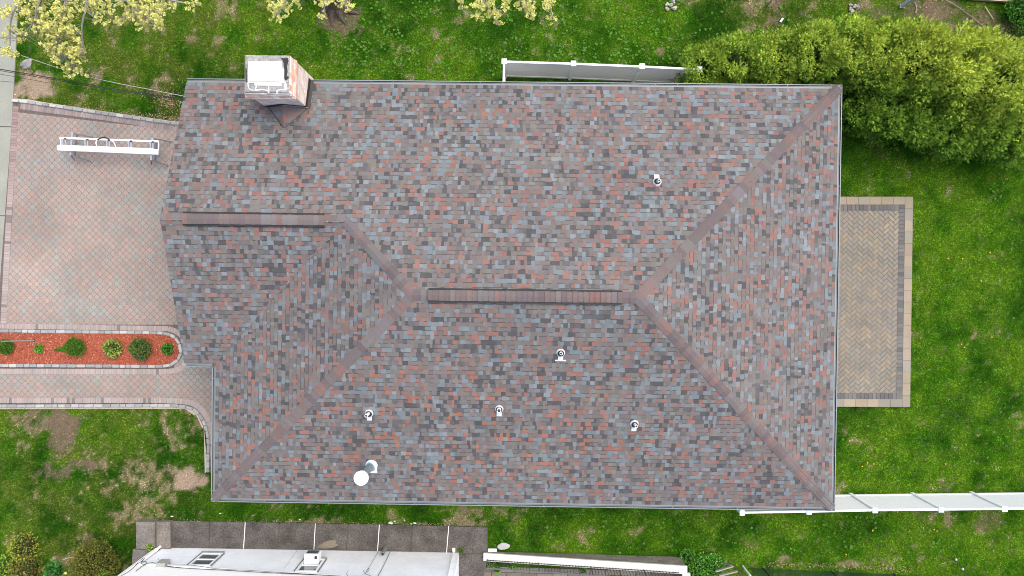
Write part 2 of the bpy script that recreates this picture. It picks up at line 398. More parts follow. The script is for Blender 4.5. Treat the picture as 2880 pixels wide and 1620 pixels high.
# ------------------------------------------------------------------ sidewalk, driveway, walk
def ccw(p):
    a = sum(p[i][0] * p[(i + 1) % len(p)][1] - p[(i + 1) % len(p)][0] * p[i][1] for i in range(len(p)))
    return p if a > 0 else list(reversed(p))
def clip_poly(sub, clip):
    """Sutherland-Hodgman, clip convex CCW"""
    out = sub
    for i in range(len(clip)):
        a, b = clip[i], clip[(i + 1) % len(clip)]
        inp = out; out = []
        if not inp: return []
        side = lambda p: (b[0] - a[0]) * (p[1] - a[1]) - (b[1] - a[1]) * (p[0] - a[0])
        for j in range(len(inp)):
            p, q = inp[j], inp[(j + 1) % len(inp)]; sp, sq = side(p), side(q)
            if sp >= 0: out.append(p)
            if (sp >= 0) != (sq >= 0):
                t = sp / (sp - sq); out.append((p[0] + (q[0] - p[0]) * t, p[1] + (q[1] - p[1]) * t))
    return out
def pl2(pts): return ccw([(p[0], p[1]) for p in pts])
mb = MB(); SW = [(-200, 92, -900), (-200, 52, 0), (0, 47, 108), (0, 34, 357), (0, 19, 607), (0, 8, 820), (0, -4, 1060), (0, -30, 1500), (0, -60, 2200)]
pts = [(97, -1000), (75, -500), (62, -230), (47, 108), (34, 357), (19, 607), (7, 850), (-4, 1060), (-22, 1330), (-50, 1800)]
for i in range(len(pts) - 1):
    (x1, y1), (x2, y2) = pts[i], pts[i + 1]
    q = [at(x1, y1 + 1.2), at(x2, y2 - 1.2), at(x2 - 290, y2 - 1.2 - 2), at(x1 - 290, y1 + 1.2 - 2)]
    mb.prism(pl2(q), -.05, .035, inset=.008)
struct(mb.build('sidewalk', M_SIDEW))
mb = MB(); mb.prism(pl2([at(60, -1000), at(46, 100), at(-30, 1500), at(-900, 1500), at(-900, -1000)]), -.03, .012); struct(mb.build('sidewalk_joint', M_JOINT))

PINK = [(0.356, 0.285, 0.236), (0.341, 0.275, 0.229), (0.327, 0.285, 0.240), (0.365, 0.295, 0.240), (0.318, 0.290, 0.249), (0.375, 0.280, 0.229), (0.299, 0.262, 0.218)]
def paver_col(x, y):
    t = float(fbm(np.array([x]), np.array([y]), 1.2, 63)[0]); u = rnd.random()
    if u < .10 + max(0, (t - .55)) * 2: c = (0.309, 0.304, 0.267)
    elif u < .26: c = (0.389, 0.280, 0.229)
    else: c = rnd.choice(PINK); c = tuple(v * .5 + w_ * .5 for v, w_ in zip(c, (0.342, 0.279, 0.237)))
    k = .86 + .26 * float(vnoise(np.array([x]), np.array([y]), 2.4, 64)[0])
    return jit(tuple(v * k for v in c), .05)
def octo_field(mb, region, z0, z1, rot, pitch, org):
    """octagons on a square lattice with small squares at the lattice corners"""
    c, s = math.cos(rot), math.sin(rot); g = .0048; q = pitch * .215
    xs = [p[0] for p in region]; ys = [p[1] for p in region]
    cx, cy = org; R = int(max(max(abs(x - cx) for x in xs), max(abs(y - cy) for y in ys)) * 1.45 / pitch) + 3
    tr = lambda x, y: (cx + c * x - s * y, cy + s * x + c * y)
    for i in range(-R, R):
        for j in range(-R, R):
            X, Y = tr(i * pitch, j * pitch)
            if X < min(xs) - .3 or X > max(xs) + .3 or Y < min(ys) - .3 or Y > max(ys) + .3: continue
            h = pitch / 2 - g; k = q - g * .4
            oc = [(h, -h + k), (h, h - k), (h - k, h), (-h + k, h), (-h, h - k), (-h, -h + k), (-h + k, -h), (h - k, -h)]
            pg = clip_poly([tr(i * pitch + a, j * pitch + b) for a, b in oc], region)
            if len(pg) > 2: mb.prism(pg, z0, z1 + rnd.uniform(-.001, .001), jc(X, Y), inset=.004)
            u, v = (i + .5) * pitch, (j + .5) * pitch; k = q - g * 1.3
            pg = clip_poly([tr(u + k, v), tr(u, v + k), tr(u - k, v), tr(u, v - k)], region)
            if len(pg) > 2: mb.prism(pg, z0, z1 + rnd.uniform(-.001, .001), jc(X, Y), inset=.004)
jc = paver_col
FR = pl2(P((54, 303), (530, 371), (680, 388), (690, 913), (20, 913)))
mb = MB(); octo_field(mb, FR, 0, .05, math.radians(45.3), .188, at(300, 600)[:2])
dw = mb.build('driveway', M_PAV); struct(dw)
FR2 = pl2(P((-80, 1050), (700, 1050), (700, 1240), (600, 1240), (585, 1190), (555, 1140), (520, 1119), (-80, 1119)))
# convex pieces of the walk
mb = MB()
for reg in (P((-80, 1052), (700, 1052), (700, 1118), (-80, 1118)), P((450, 1118.5), (700, 1118.5), (700, 1144), (560, 1144)), P((560, 1144.2), (700, 1144.2), (700, 1200), (592, 1200)), P((592, 1200.2), (700, 1200.2), (700, 1240), (600, 1240)), P((492, 1002), (560, 915.5), (690, 915.5), (690, 1051.5), (492, 1051.5))):
    octo_field(mb, pl2(reg), 0, .05, math.radians(45.3), .188, at(300, 600)[:2])
struct(mb.build('front_walk', M_PAV))
mb = MB(); mb.prism(pl2(P((40, 283), (520, 352), (700, 380), (700, 1240), (592, 1240), (545, 1140), (500, 1128), (-80, 1135), (-6, 900))), -.03, .042)
struct(mb.build('paver_bedding', M_JOINT))

def resample(pts, step):
    out = [Vector(pts[0])]; acc = 0
    segs = []
    for a, b in zip(pts[:-1], pts[1:]):
        segs.append((Vector(a), Vector(b), (Vector(b) - Vector(a)).length))
    tot = sum(s[2] for s in segs); n = max(1, round(tot / step)); L = [tot * i / n for i in range(n + 1)]
    out = []; k = 0; base = 0
    for d in L:
        while k < len(segs) - 1 and d > base + segs[k][2]: base += segs[k][2]; k += 1
        a, b, l = segs[k]; out.append(a + (b - a) * min(1, (d - base) / l))
    return out
def smooth_path(pts, it=3):
    for _ in range(it):
        q = [pts[0]]
        for a, b in zip(pts[:-1], pts[1:]):
            q += [a * .75 + b * .25, a * .25 + b * .75]
        q.append(pts[-1]); pts = q
    return pts
def blocks(mb, path, width, step, z0, z1, colf, gap=.006, inset=.004, jz=.0, jw=0.0, lenj=0.0):
    P_ = resample(path, step * .25)
    # break points with jittered lengths
    idx = [0]
    while idx[-1] < len(P_) - 1: idx.append(min(len(P_) - 1, idx[-1] + max(2, round(4 * (1 + rnd.uniform(-lenj, lenj))))))
    for a, b in zip(idx[:-1], idx[1:]):
        if b - a < 2: continue
        pa, pb = P_[a], P_[b]
        ta = (P_[min(a + 1, len(P_) - 1)] - P_[max(a - 1, 0)]).normalized(); tb = (P_[min(b + 1, len(P_) - 1)] - P_[max(b - 1, 0)]).normalized()
        na, nb_ = Vector((-ta.y, ta.x, 0)), Vector((-tb.y, tb.x, 0)); w1 = width / 2 * (1 + rnd.uniform(-jw, jw)); off = rnd.uniform(-jw, jw) * width * .3
        A = pa + ta * gap * .5; B = pb - tb * gap * .5
        q = [A - na * (w1 + off), B - nb_ * (w1 + off), B + nb_ * (w1 - off), A + na * (w1 - off)]
        if inset > .01:
            q2 = []
            for i in range(4):
                m1, m0 = q[i], q[(i + 1) % 4]; q2 += [m1 * .88 + m0 * .12, m1 * .12 + m0 * .88]
            q = q2
        mb.prism(pl2(q), z0, z1 + rnd.uniform(-jz, jz), colf(pa.x, pa.y), inset=inset)
def V3(px, py, z=0): v = at(px, py, z); v.z = 0; return v
brick_col = lambda x, y: jit(rnd.choice([(.38, .315, .285), (.36, .31, .28), (.40, .33, .295), (.34, .30, .275), (.38, .30, .27)] + ([(.22, .185, .165)] if rnd.random() < .4 else [])), .07)
redbrick = lambda x, y: jit(rnd.choice([(.28, .19, .16), (.32, .22, .19), (.27, .19, .165), (.34, .24, .21)]), .1)
def drive_col(x, y):
    t = max(0, min(1, (y - 2.0) / 5.0)); a = brick_col(x, y); b = redbrick(x, y); return tuple(a[i] * (1 - t) + b[i] * t for i in range(3))
mb = MB()
blocks(mb, [V3(47, 300), V3(39, 430), V3(28, 607), V3(16, 835), V3(12, 912)], .235, .105, 0, .056, drive_col)
blocks(mb, [V3(60, 299), V3(300, 331), V3(545, 369)], .25, .105, 0, .056, lambda x, y: jit(rnd.choice([(.29, .24, .22), (.33, .27, .245), (.28, .225, .20)]), .1))
blocks(mb, [V3(0, 917), V3(475, 924)], .20, .105, 0, .056, brick_col)
edge1 = smooth_path([V3(475, 924), V3(505, 934), V3(523, 958), V3(532, 985), V3(525, 1018), V3(508, 1040), V3(470, 1045)])
blocks(mb, edge1, .21, .105, 0, .056, brick_col)
blocks(mb, [V3(470, 1045), V3(0, 1044), V3(-60, 1044)], .21, .105, 0, .056, brick_col)
edge2 = smooth_path([V3(-60, 1126), V3(300, 1126), V3(520, 1125), V3(565, 1143), V3(592, 1190), V3(601, 1260), V3(602, 1330)], 4)
blocks(mb, edge2, .22, .105, 0, .056, brick_col)
struct(mb.build('paver_border', M_PAV))

cob = lambda x, y: jit(rnd.choice([(.27, .28, .265), (.33, .33, .31), (.23, .24, .23), (.38, .375, .345), (.26, .27, .255)]), .08)
def edging(label, path, **k):
    mb = MB(); blocks(mb, path, .125, .30, -.05, .12, cob, gap=.02, inset=.022, jz=.008, jw=.08, lenj=.22)
    o = mb.build('cobble_edging', M_V, loc=tuple(path[0])); return tag(o, label, 'stone edging', 'granite block edging')
bed_path = smooth_path([V3(-60, 928), V3(0, 930), V3(240, 933), V3(430, 935), V3(478, 937), V3(500, 952), V3(512, 975), V3(513, 995), V3(502, 1016), V3(478, 1029), V3(430, 1030), V3(200, 1028), V3(-60, 1027)], 3)
edging('white granite block edging looped round the red mulch bed', bed_path)
edging('white granite block edging curving from the lower walk to the house corner', smooth_path([V3(-60, 1141), V3(300, 1140), V3(520, 1138), V3(560, 1155), V3(583, 1200), V3(590, 1240), V3(587, 1290), V3(587, 1327)], 3))
edging('granite block edging along the top of the driveway by the wires', smooth_path([V3(36, 284), V3(75, 287), V3(140, 297), V3(300, 321), V3(430, 340), V3(520, 352)], 2))
# sand strips against edgings
mb = MB()
for a, b in (((36, 277), (75, 279)), ((75, 279), (140, 290)), ((140, 290), (300, 314)), ((300, 314), (505, 343))):
    mb.face([at(a[0], a[1], .012), at(b[0], b[1], .012), at(b[0], b[1] + 12, .012), at(a[0], a[1] + 12, .012)][::-1], (.46, .37, .28))
for a, b in (((-60, 1146), (430, 1145)), ((430, 1145), (520, 1146)), ((520, 1146), (552, 1164)), ((552, 1164), (573, 1200)), ((573, 1200), (580, 1327))):
    mb.face([at(a[0], a[1] + (5 if b[0] < 540 else 4), .012), at(b[0] - (4 if b[0] > 540 else 0), b[1] + 5, .012), at(b[0] + 4, b[1] - 6, .012), at(a[0], a[1] - 6, .012)], (.40, .33, .25))
struct(mb.build('bare_soil_strip', M_V))

# mulch bed
bedin = pl2(P((-60, 932), (480, 938), (500, 955), (510, 985), (500, 1014), (478, 1027), (-60, 1025)))
mb = MB(); mb.prism(bedin, -.02, .06, (.30, .095, .05)); struct(mb.build('mulch_bed', M_MULCH))
v = []; c = []
xs = [p[0] for p in bedin]; ys = [p[1] for p in bedin]
for _ in range(26000):
    x = rnd.uniform(min(xs), max(xs)); y = rnd.uniform(min(ys), max(ys))
    if not poly_mask(np.array([x]), np.array([y]), bedin)[0]: continue
    a = rnd.uniform(0, 6.28); L = rnd.uniform(.015, .045); W = rnd.uniform(.004, .011); ca, sa = math.cos(a), math.sin(a); z = rnd.uniform(.062, .09)
    col = rnd.choice([(.43, .100, .050), (.48, .130, .068), (.36, .078, .038), (.46, .15, .085), (.28, .058, .030)] if rnd.random() > .02 else [(.66, .48, .36)])
    for dx, dy in ((-L, -W), (L, -W), (L, W), (-L, W)): v.append((x + ca * dx - sa * dy, y + sa * dx + ca * dy, z + rnd.uniform(-.006, .006)))
    c.append(jit(col, .2))
stuff(np_mesh('mulch', np.array(v), 4, np.array(c), M_MULCH))

# ------------------------------------------------------------------ patio
mb = MB(); PO = (2250, 2564); zt = .10
tl, tr, br_, bl = at(2250, 553, zt), at(2568.5, 553, zt), at(2560, 1145, zt), at(2250, 1141, zt)
ex = (tr - tl).normalized(); ey = (br_ - tr).normalized()
base = MB(); base.prism(pl2([tl, tr, br_, bl]), -.05, .082, (.2, .18, .15)); struct(base.build('patio_base', M_JOINT))
tan = lambda: jit(rnd.choice([(0.320, 0.268, 0.187), (0.308, 0.248, 0.173), (0.296, 0.264, 0.198), (0.336, 0.279, 0.198), (0.272, 0.252, 0.202)]), .05)
Wd, Hd = (tr - tl).length, (br_ - tr).length
def pp(u, v): return tr - ex * u + ey * v       # u from the east edge inward, v from the north edge
def rect(u0, v0, u1, v1, col, z1=zt, g=.004, ins=.004):
    q = [pp(u0 + g, v0 + g), pp(u1 - g, v0 + g), pp(u1 - g, v1 - g), pp(u0 + g, v1 - g)]; mb.prism(pl2(q), .0, z1, col, inset=ins)
B1, B2 = .315, .235
nn = round(Hd / .45)
for i in range(nn): rect(0, Hd * i / nn, B1, Hd * (i + 1) / nn, tan())
nn = round((Wd - B1) / .45)
for i in range(nn):
    a, b = B1 + (Wd - B1) * i / nn, B1 + (Wd - B1) * (i + 1) / nn
    rect(a, 0, b, B1, tan()); rect(a, Hd - B1, b, Hd, tan())
dk = lambda: jit(rnd.choice([(0.132, 0.128, 0.122), (0.152, 0.147, 0.137), (0.172, 0.163, 0.149), (0.120, 0.116, 0.112)]), .07)
h2 = Hd - 2 * B1; nn = round(h2 / .155)
for i in range(nn): rect(B1, B1 + h2 * i / nn, B1 + B2, B1 + h2 * (i + 1) / nn, dk())
w2 = Wd - B1 - B2; nn = round(w2 / .155)
for i in range(nn):
    a, b = B1 + B2 + w2 * i / nn, B1 + B2 + w2 * (i + 1) / nn
    rect(a, B1, b, B1 + B2, dk()); rect(a, Hd - B1 - B2, b, Hd - B1, dk())
inn = pl2([pp(B1 + B2, B1 + B2), pp(Wd, B1 + B2), pp(Wd, Hd - B1 - B2), pp(B1 + B2, Hd - B1 - B2)])
u_ = .142; o0 = pp(1.5, 3.5); rc = math.cos(math.radians(44)); rs = math.sin(math.radians(44))
T = lambda x, y: (o0.x + rc * x - rs * y, o0.y + rs * x + rc * y)
sandc = lambda: jit(rnd.choice([(0.248, 0.221, 0.173), (0.236, 0.213, 0.169), (0.264, 0.229, 0.173), (0.224, 0.210, 0.173), (0.288, 0.241, 0.169), (0.240, 0.221, 0.184)]), .06)
R_ = 44; g = .007
for i in range(-R_, R_):
    for j in range(-R_, R_):
        m = (i - j) % 4
        if m == 0: a = (i * u_ + g, j * u_ + g, (i + 2) * u_ - g, (j + 1) * u_ - g)
        elif m == 3: a = (i * u_ + g, j * u_ + g, (i + 1) * u_ - g, (j + 2) * u_ - g)
        else: continue
        q = clip_poly([T(a[0], a[1]), T(a[2], a[1]), T(a[2], a[3]), T(a[0], a[3])], inn)
        if len(q) > 2: mb.prism(q, 0, zt + rnd.uniform(-.001, .001), sandc(), inset=.004)
struct(mb.build('patio', M_PAV))

# ------------------------------------------------------------------ HOUSE
house = thing('house', (0, 0, 0), 'large ranch house under a multicoloured red, grey and blue shingle hip roof', 'house', rz=TH)
ZR = lambda d: ZE + .02 + d * RISE
SHC = [((.135, .121, .112), .36), ((.149, .139, .129), .12), ((.200, .112, .093), .13), ((.163, .120, .106), .08), ((.141, .163, .170), .16), ((.168, .186, .190), .05), ((.072, .071, .071), .12), ((.096, .092, .091), .09)]
def pick():
    t = rnd.random() * sum(a[1] for a in SHC)
    for c, p in SHC:
        t -= p
        if t <= 0: return c
    return SHC[0][0]
def slope(mb, O, U, Vd, left, right, dmax, d0=.06, warm=None):
    O, U, Vd = Vector(O), Vector(U), Vector(Vd); e = .147
    def pt(u, d, n): p = O + U * u + Vd * d; return (p.x, p.y, ZR(d) + n)
    flip = U.cross(Vd).z < 0
    def quad(a, b, c, d_, col): mb.face([a, d_, c, b] if flip else [a, b, c, d_], col)
    k = 0; d = d0 - e
    hi, lo = .011, .005
    while d < dmax:
        da, db = max(d, d0), min(d + e, dmax)
        if db - da < .01: d += e; continue
        dm = (da + db) / 2
        la, lb = left(min(da, dm)), left(db if abs(left(db) - left(da)) < .5 else dm)
        if abs(left(db) - left(da)) > .5: la = lb = left(dm)
        ra, rb = right(da), right(db)
        u = min(la, lb) - rnd.uniform(0, .3); U1 = max(ra, rb)
        tab = rnd.random() < .5; col = pick(); prevz = None
        while u < U1:
            wd = rnd.choice([.07, .10, .12, .14, .16, .19]) * rnd.uniform(.85, 1.15)
            if tab:
                if rnd.random() < .95: col = pick()
            else:
                if rnd.random() < .88: col = pick()
            t1 = rnd.uniform(-.006, .006); t2 = rnd.uniform(-.006, .006)
            cc = jit(col, .10)
            if warm:
                px = O + U * u + Vd * dm; k_ = warm(px.x, px.y)
                if cc[0] > cc[2] * 1.6: cc = (cc[0] * (1 + .25 * k_), cc[1] * (1 + .02 * k_), cc[2] * (1 - .15 * k_))
            a0, a1 = max(u, la), min(u + wd, ra); b0, b1 = max(u + t1, lb), min(u + wd + t2, rb)
            a0 = min(a0, ra); b0 = min(b0, rb); a1 = max(a1, la); b1 = max(b1, lb)
            if a1 - a0 > .004 or b1 - b0 > .004:
                a1 = max(a1, a0); b1 = max(b1, b0)
                h = hi if tab else lo
                if (not tab and rnd.random() < .85) or (tab and rnd.random() < .12):
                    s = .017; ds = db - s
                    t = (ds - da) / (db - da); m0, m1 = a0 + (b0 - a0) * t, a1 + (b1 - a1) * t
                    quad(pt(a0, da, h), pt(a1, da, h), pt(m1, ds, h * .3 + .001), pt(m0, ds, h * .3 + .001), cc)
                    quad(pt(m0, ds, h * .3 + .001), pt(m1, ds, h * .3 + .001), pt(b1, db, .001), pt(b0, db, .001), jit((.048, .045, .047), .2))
                else:
                    quad(pt(a0, da, h), pt(a1, da, h), pt(b1, db, .002), pt(b0, db, .002), cc)
                quad(pt(a0, da, -.004), pt(a1, da, -.004), pt(a1, da, h), pt(a0, da, h), cc)
                if tab:
                    quad(pt(a0, da, 0), pt(a0, da, h), pt(b0, db, .002), pt(b0, db, 0), cc)
                    quad(pt(a1, da, h), pt(a1, da, 0), pt(b1, db, 0), pt(b1, db, .002), cc)
            u += wd; tab = not tab if rnd.random() < .85 else tab
        d += e
roof = MB()
GW = .15     # gutter width
warmf = lambda x, y: float(np.exp(-((x + 1.0) / 5) ** 2 - ((y + 5.2) / 2.2) ** 2) + .8 * np.exp(-((x + 9.2) / 1.3) ** 2 - ((y + 4.5) / 2.2) ** 2))
slope(roof, (0, YT, 0), (1, 0, 0), (0, -1, 0), lambda d: XG if d <= HG else XL + d, lambda d: XR - d, HW, GW)
slope(roof, (XR, 0, 0), (0, 1, 0), (-1, 0, 0), lambda d: YB + d, lambda d: YT - d, HW, GW)
slope(roof, (0, YB, 0), (1, 0, 0), (0, 1, 0), lambda d: XL + d, lambda d: XR - d, HW, GW, warmf)
slope(roof, (XL, 0, 0), (0, 1, 0), (1, 0, 0), lambda d: YB + d, lambda d: (YG + d) if d <= HG else YT - d, HW, GW, warmf)
slope(roof, (0, YG, 0), (1, 0, 0), (0, 1, 0), lambda d: XG, lambda d: XL + d, HG, GW)
# roof deck below the shingles + rake boards
def dpt(x, y, d, n=-.012): return (x, y, ZR(d) + n)
D = (.12, .11, .105)
roof.face([dpt(XG, YT - .16, .16), dpt(XG, YGC, HG), dpt(XL + HG, YGC, HG), dpt(XL + HW, YC, HW), dpt(XR - HW, YC, HW), dpt(XR, YT - .16, .16)], D)
roof.face([dpt(XR - .16, YT, .16), dpt(XR - HW, YC, HW), dpt(XR - .16, YB, .16)], D)
roof.face([dpt(XL, YB + .16, .16), dpt(XR, YB + .16, .16), dpt(XR - HW, YC, HW), dpt(XL + HW, YC, HW)], D)
roof.face([dpt(XL + .16, YB, .16), dpt(XL + HW, YC, HW), dpt(XL + HG, YGC, HG), dpt(XL + .16, YG, .16)], D)
roof.face([dpt(XG, YG + .16, .16), dpt(XL, YG + .16, .16), dpt(XL + HG, YGC, HG), dpt(XG, YGC, HG)], D)
roof_o = roof.build('roof', M_SH, house)
# rake trim
mb = MB()
for y0, sgn in ((YT, -1), (YG, 1)):
    a = Vector((XG + .02, y0 + sgn * .17, ZR(.17) - .11)); b = Vector((XG + .02, YGC, ZR(HG) - .11)); mb.beam(a, b, .024, .17)
mb.build('rake_board', M_WHITE, roof_o)
# caps
capc = lambda: jit(rnd.choice([(.134, .108, .102), (.142, .112, .104), (.126, .104, .099), (.148, .108, .098), (.136, .122, .116), (.166, .106, .092), (.138, .122, .120), (.115, .094, .092)]), .08)
def caps(mb, A, B, half, drop, step=.20, lift=.018, exp=.010):
    A, B = Vector(A), Vector(B); h = (B - A); L = h.length; t = h / L; hp = Vector((t.x, t.y, 0)).normalized(); nrm = Vector((-hp.y, hp.x, 0))
    n = max(1, round(L / step)); cprev = capc()
    for i in range(n):
        s0, s1 = L * i / n, L * (i + 1) / n + .012
        if rnd.random() < .75: cprev = capc()
        col = cprev; j = rnd.uniform(-.006, .006)
        p0, p1 = A + t * (s0 - .0) + Vector((0, 0, lift + exp)), A + t * s1 + Vector((0, 0, lift - exp))
        up = t.z > .02
        f = lambda p, sd, ww: p + nrm * (sd * ww) + Vector((0, 0, -drop * ww))
        # rounded crown: three strips each side
        W = half + j
        prof = [(-W, .0), (-W * .45, .0), (0, -.006), (W * .45, .0), (W, .0)]
        r0 = [p0 + nrm * a + Vector((0, 0, -drop * abs(a) + b)) for a, b in prof]; r1 = [p1 + nrm * a + Vector((0, 0, -drop * abs(a) + b)) for a, b in prof]
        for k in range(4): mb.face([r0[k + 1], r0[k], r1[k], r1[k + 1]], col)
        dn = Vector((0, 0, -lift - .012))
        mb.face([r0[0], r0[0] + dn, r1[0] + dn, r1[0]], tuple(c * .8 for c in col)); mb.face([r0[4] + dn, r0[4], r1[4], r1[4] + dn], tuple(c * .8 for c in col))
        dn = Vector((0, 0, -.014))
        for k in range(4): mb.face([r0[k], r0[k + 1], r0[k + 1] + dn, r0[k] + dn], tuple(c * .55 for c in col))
RL = Vector((XL + HW, YC, ZR(HW))); RR = Vector((XR - HW, YC, ZR(HW))); WE = Vector((XL + HG, YGC, ZR(HG)))
dh = RISE / math.sqrt(2)
def hipline(A, B, inset=.14):
    A, B = Vector(A), Vector(B); A = A + (B - A).normalized() * inset * 1.2
    mb = MB(); caps(mb, A, B, .172, dh, lift=.020); mb.build('hip_cap', M_SH, roof_o)
hipline((XR, YT, ZR(0)), RR); hipline((XR, YB, ZR(0)), RR); hipline((XL, YB, ZR(0)), RL); hipline(WE + Vector((0, 0, 0)), RL, 0)
def rvent(x0, x1, y, z):
    mb = MB(); mb.box(((x0 + x1) / 2, y, z + .005), (x1 - x0, .30, .045), col=(.02, .02, .02))
    b = mb.build('ridge_vent', M_BLACK, roof_o)
    for s in (-1, 1):
        m2 = MB(); m2.beam((x0, y + s * .178, z - .028), (x1, y + s * .178, z - .028), .10, .06); m2.build('vent_slot', M_BLACK, b)
    mb = MB(); caps(mb, (x0 - .02, y, z + .045), (x1 + .02, y, z + .045), .168, .22, step=.175, lift=.02); mb.build('vent_cap', M_SH, b)
def lx(px, py, z): return loc(at(px, py, z))
for (x0, x1, y, z) in ((XG, lx(515, 617, ZR(HG))[0], YGC, ZR(HG)), (lx(911, 620, ZR(HG))[0], WE.x, YGC, ZR(HG)), (RL.x, lx(1205, 832, ZR(HW))[0], YC, ZR(HW)), (lx(1750, 834, ZR(HW))[0], RR.x, YC, ZR(HW))):
    mb = MB(); caps(mb, (x0, y, z), (x1, y, z), .18, RISE); mb.build('ridge_cap', M_SH, roof_o)
rvent(lx(515, 617, ZR(HG))[0], lx(911, 620, ZR(HG))[0], YGC, ZR(HG))
rvent(lx(1205, 832, ZR(HW))[0], lx(1750, 834, ZR(HW))[0], YC, ZR(HW))

# gutters: channel with lip, inner trough and hangers
def gutter(A, B, outn):
    A, B, o = Vector(A), Vector(B), Vector(outn); L = (B - A).length; t = (B - A).normalized()
    mb = MB(); M = Matrix((t, o, t.cross(o))).transposed()
    up = Vector((0, 0, 1))
    mid = (A + B) / 2
    R = Matrix((t, o, up)).transposed()
    mb.box(mid - o * .075 + up * -.10, (L, .148, .012), m=R)
    mb.box(mid - o * .005 + up * -.045, (L, .010, .118), m=R)
    mb.box(mid - o * .148 + up * -.04, (L, .008, .13), m=R)
    g = mb.build('gutter', M_GUT, house)
    mb = MB(); mb.box(mid - o * .012 + up * .018, (L + .01, .028, .012), m=R); mb.build('gutter_lip', M_GUTL, g)
    mb = MB(); mb.box(mid - o * .060 + up * -.012, (L, .016, .016), m=R); mb.box(mid - o * .108 + up * -.002, (L, .05, .01), m=R); mb.build('gutter_guard', M_GUTL, g)
    mb = MB(); mb.box(mid - o * .075 + up * -.091, (L, .13, .004), m=R); mb.build('gutter_trough', M_GUTD, g)
    n = int(L / .75)
    for i in range(n):
        p = A + t * (L * (i + .5) / n); mb = MB(); mb.box(p - o * .06 + up * .004, (.022, .115, .008), m=R); mb.build('gutter_hanger', M_GUT, g)
z = ZE
gutter((XG, YT, z), (XR, YT, z), (0, 1, 0)); gutter((XR, YT, z), (XR, YB, z), (1, 0, 0)); gutter((XR, YB, z), (XL, YB, z), (0, -1, 0))
gutter((XL, YB, z), (XL, YG, z), (-1, 0, 0)); gutter((XL, YG, z), (XG, YG, z), (0, -1, 0))
# walls
mb = MB(); O_ = .45
wp = [(XG + .35, YG + O_), (XL + O_, YG + O_), (XL + O_, YB + O_), (XR - O_, YB + O_), (XR - O_, YT - O_), (XG + .35, YT - O_)]
for i in range(6):
    a, b = wp[i], wp[(i + 1) % 6]; mb.face([(a[0], a[1], -.05), (b[0], b[1], -.05), (b[0], b[1], ZE + .0), (a[0], a[1], ZE + .0)], (.62, .60, .56))
mb.face([(XG + .35, YT - O_, ZE), (XG + .35, YG + O_, ZE), (XG + .35, YGC, ZR(HG) - .1)], (.62, .60, .56))
wall_o = mb.build('wall', mat('house_siding', vcol=True, rough=.6, namp=.03), house)
mb = MB()
for poly in ([(XG + .05, YT - .15), (XG, YT - O_), (XR - O_, YT - O_), (XR - .15, YT - .15)], [(XR - .15, YT - .15), (XR - O_, YT - O_), (XR - O_, YB + O_), (XR - .15, YB + .15)], [(XR - .15, YB + .15), (XR - O_, YB + O_), (XL + O_, YB + O_), (XL + .15, YB + .15)], [(XL + .15, YB + .15), (XL + O_, YB + O_), (XL + O_, YG + O_), (XL + .15, YG + .15)], [(XL + .15, YG + .15), (XL + O_, YG + O_), (XG, YG + O_), (XG + .05, YG + .15)]):
    mb.face([(x, y, ZE - .11) for x, y in poly], (1, 1, 1))
mb.build('soffit', M_WHITE, house)
gd = MB(); gd.box((XG + .33, YGC + 1.2, 1.1), (.06, 4.8, 2.2)); gdo = gd.build('garage_door', M_WHITE, house)
m2 = MB()
for k in range(1, 4): m2.box((XG + .295, YGC + 1.2, 2.2 * k / 4), (.01, 4.8, .02))
m2.build('door_groove', M_GREYM, gdo)
for (x, y, sx, sy) in ((-4, YT - O_, 1.4, .06), (1.5, YT - O_, 1.2, .06), (7, YT - O_, 1.4, .06), (-6, YB + O_, 1.4, .06), (0, YB + O_, 1.4, .06), (6, YB + O_, 1.4, .06), (XR - O_, 3.5, .06, 1.4), (XR - O_, -1, .06, 1.8), (XL + O_, -5.5, .06, 1.6)):
    m2 = MB(); m2.box((x, y, 1.6), (sx + .02, sy + .02, 1.3)); f = m2.build('window', M_WHITE, house)
    m2 = MB(); m2.box((x, y, 1.6), (sx * .88 if sx > .1 else .10, sy * .88 if sy > .1 else .10, 1.1)); m2.build('pane', M_GLASS, f)

# chimney ------------------------------------------------------------
def lz(px, py, z): return loc(at(px, py, z))
zc = 5.2
cE = lz(866, 303, 3.35)[0]; cS = lz(866, 303, 3.35)[1]; cW = lz(749, 302, 3.35)[0]; cN = lz(883, 225, 3.0)[1] + .12
crE = lz(813, 262, zc)[0]; crS = lz(813, 262, zc)[1]; crW = lz(689, 156, zc)[0]; crN = lz(689, 156, zc)[1]
bE = lz(835, 280, 4.72)[0]; bS = lz(835, 280, 4.72)[1]; bN = lz(835, 178, 4.72)[1]; bW = lz(694, 281, 4.72)[0]
cW = max(cW, bW + .06)
brk = lambda: jit(rnd.choice([(.70, .56, .48), (.74, .62, .54), (.66, .48, .40), (.76, .68, .61), (.72, .58, .50)]), .08)
brkR = lambda: jit(rnd.choice([(.58, .34, .25), (.62, .40, .31), (.54, .30, .22), (.60, .44, .36)]), .08)
MORT = (.76, .70, .64)
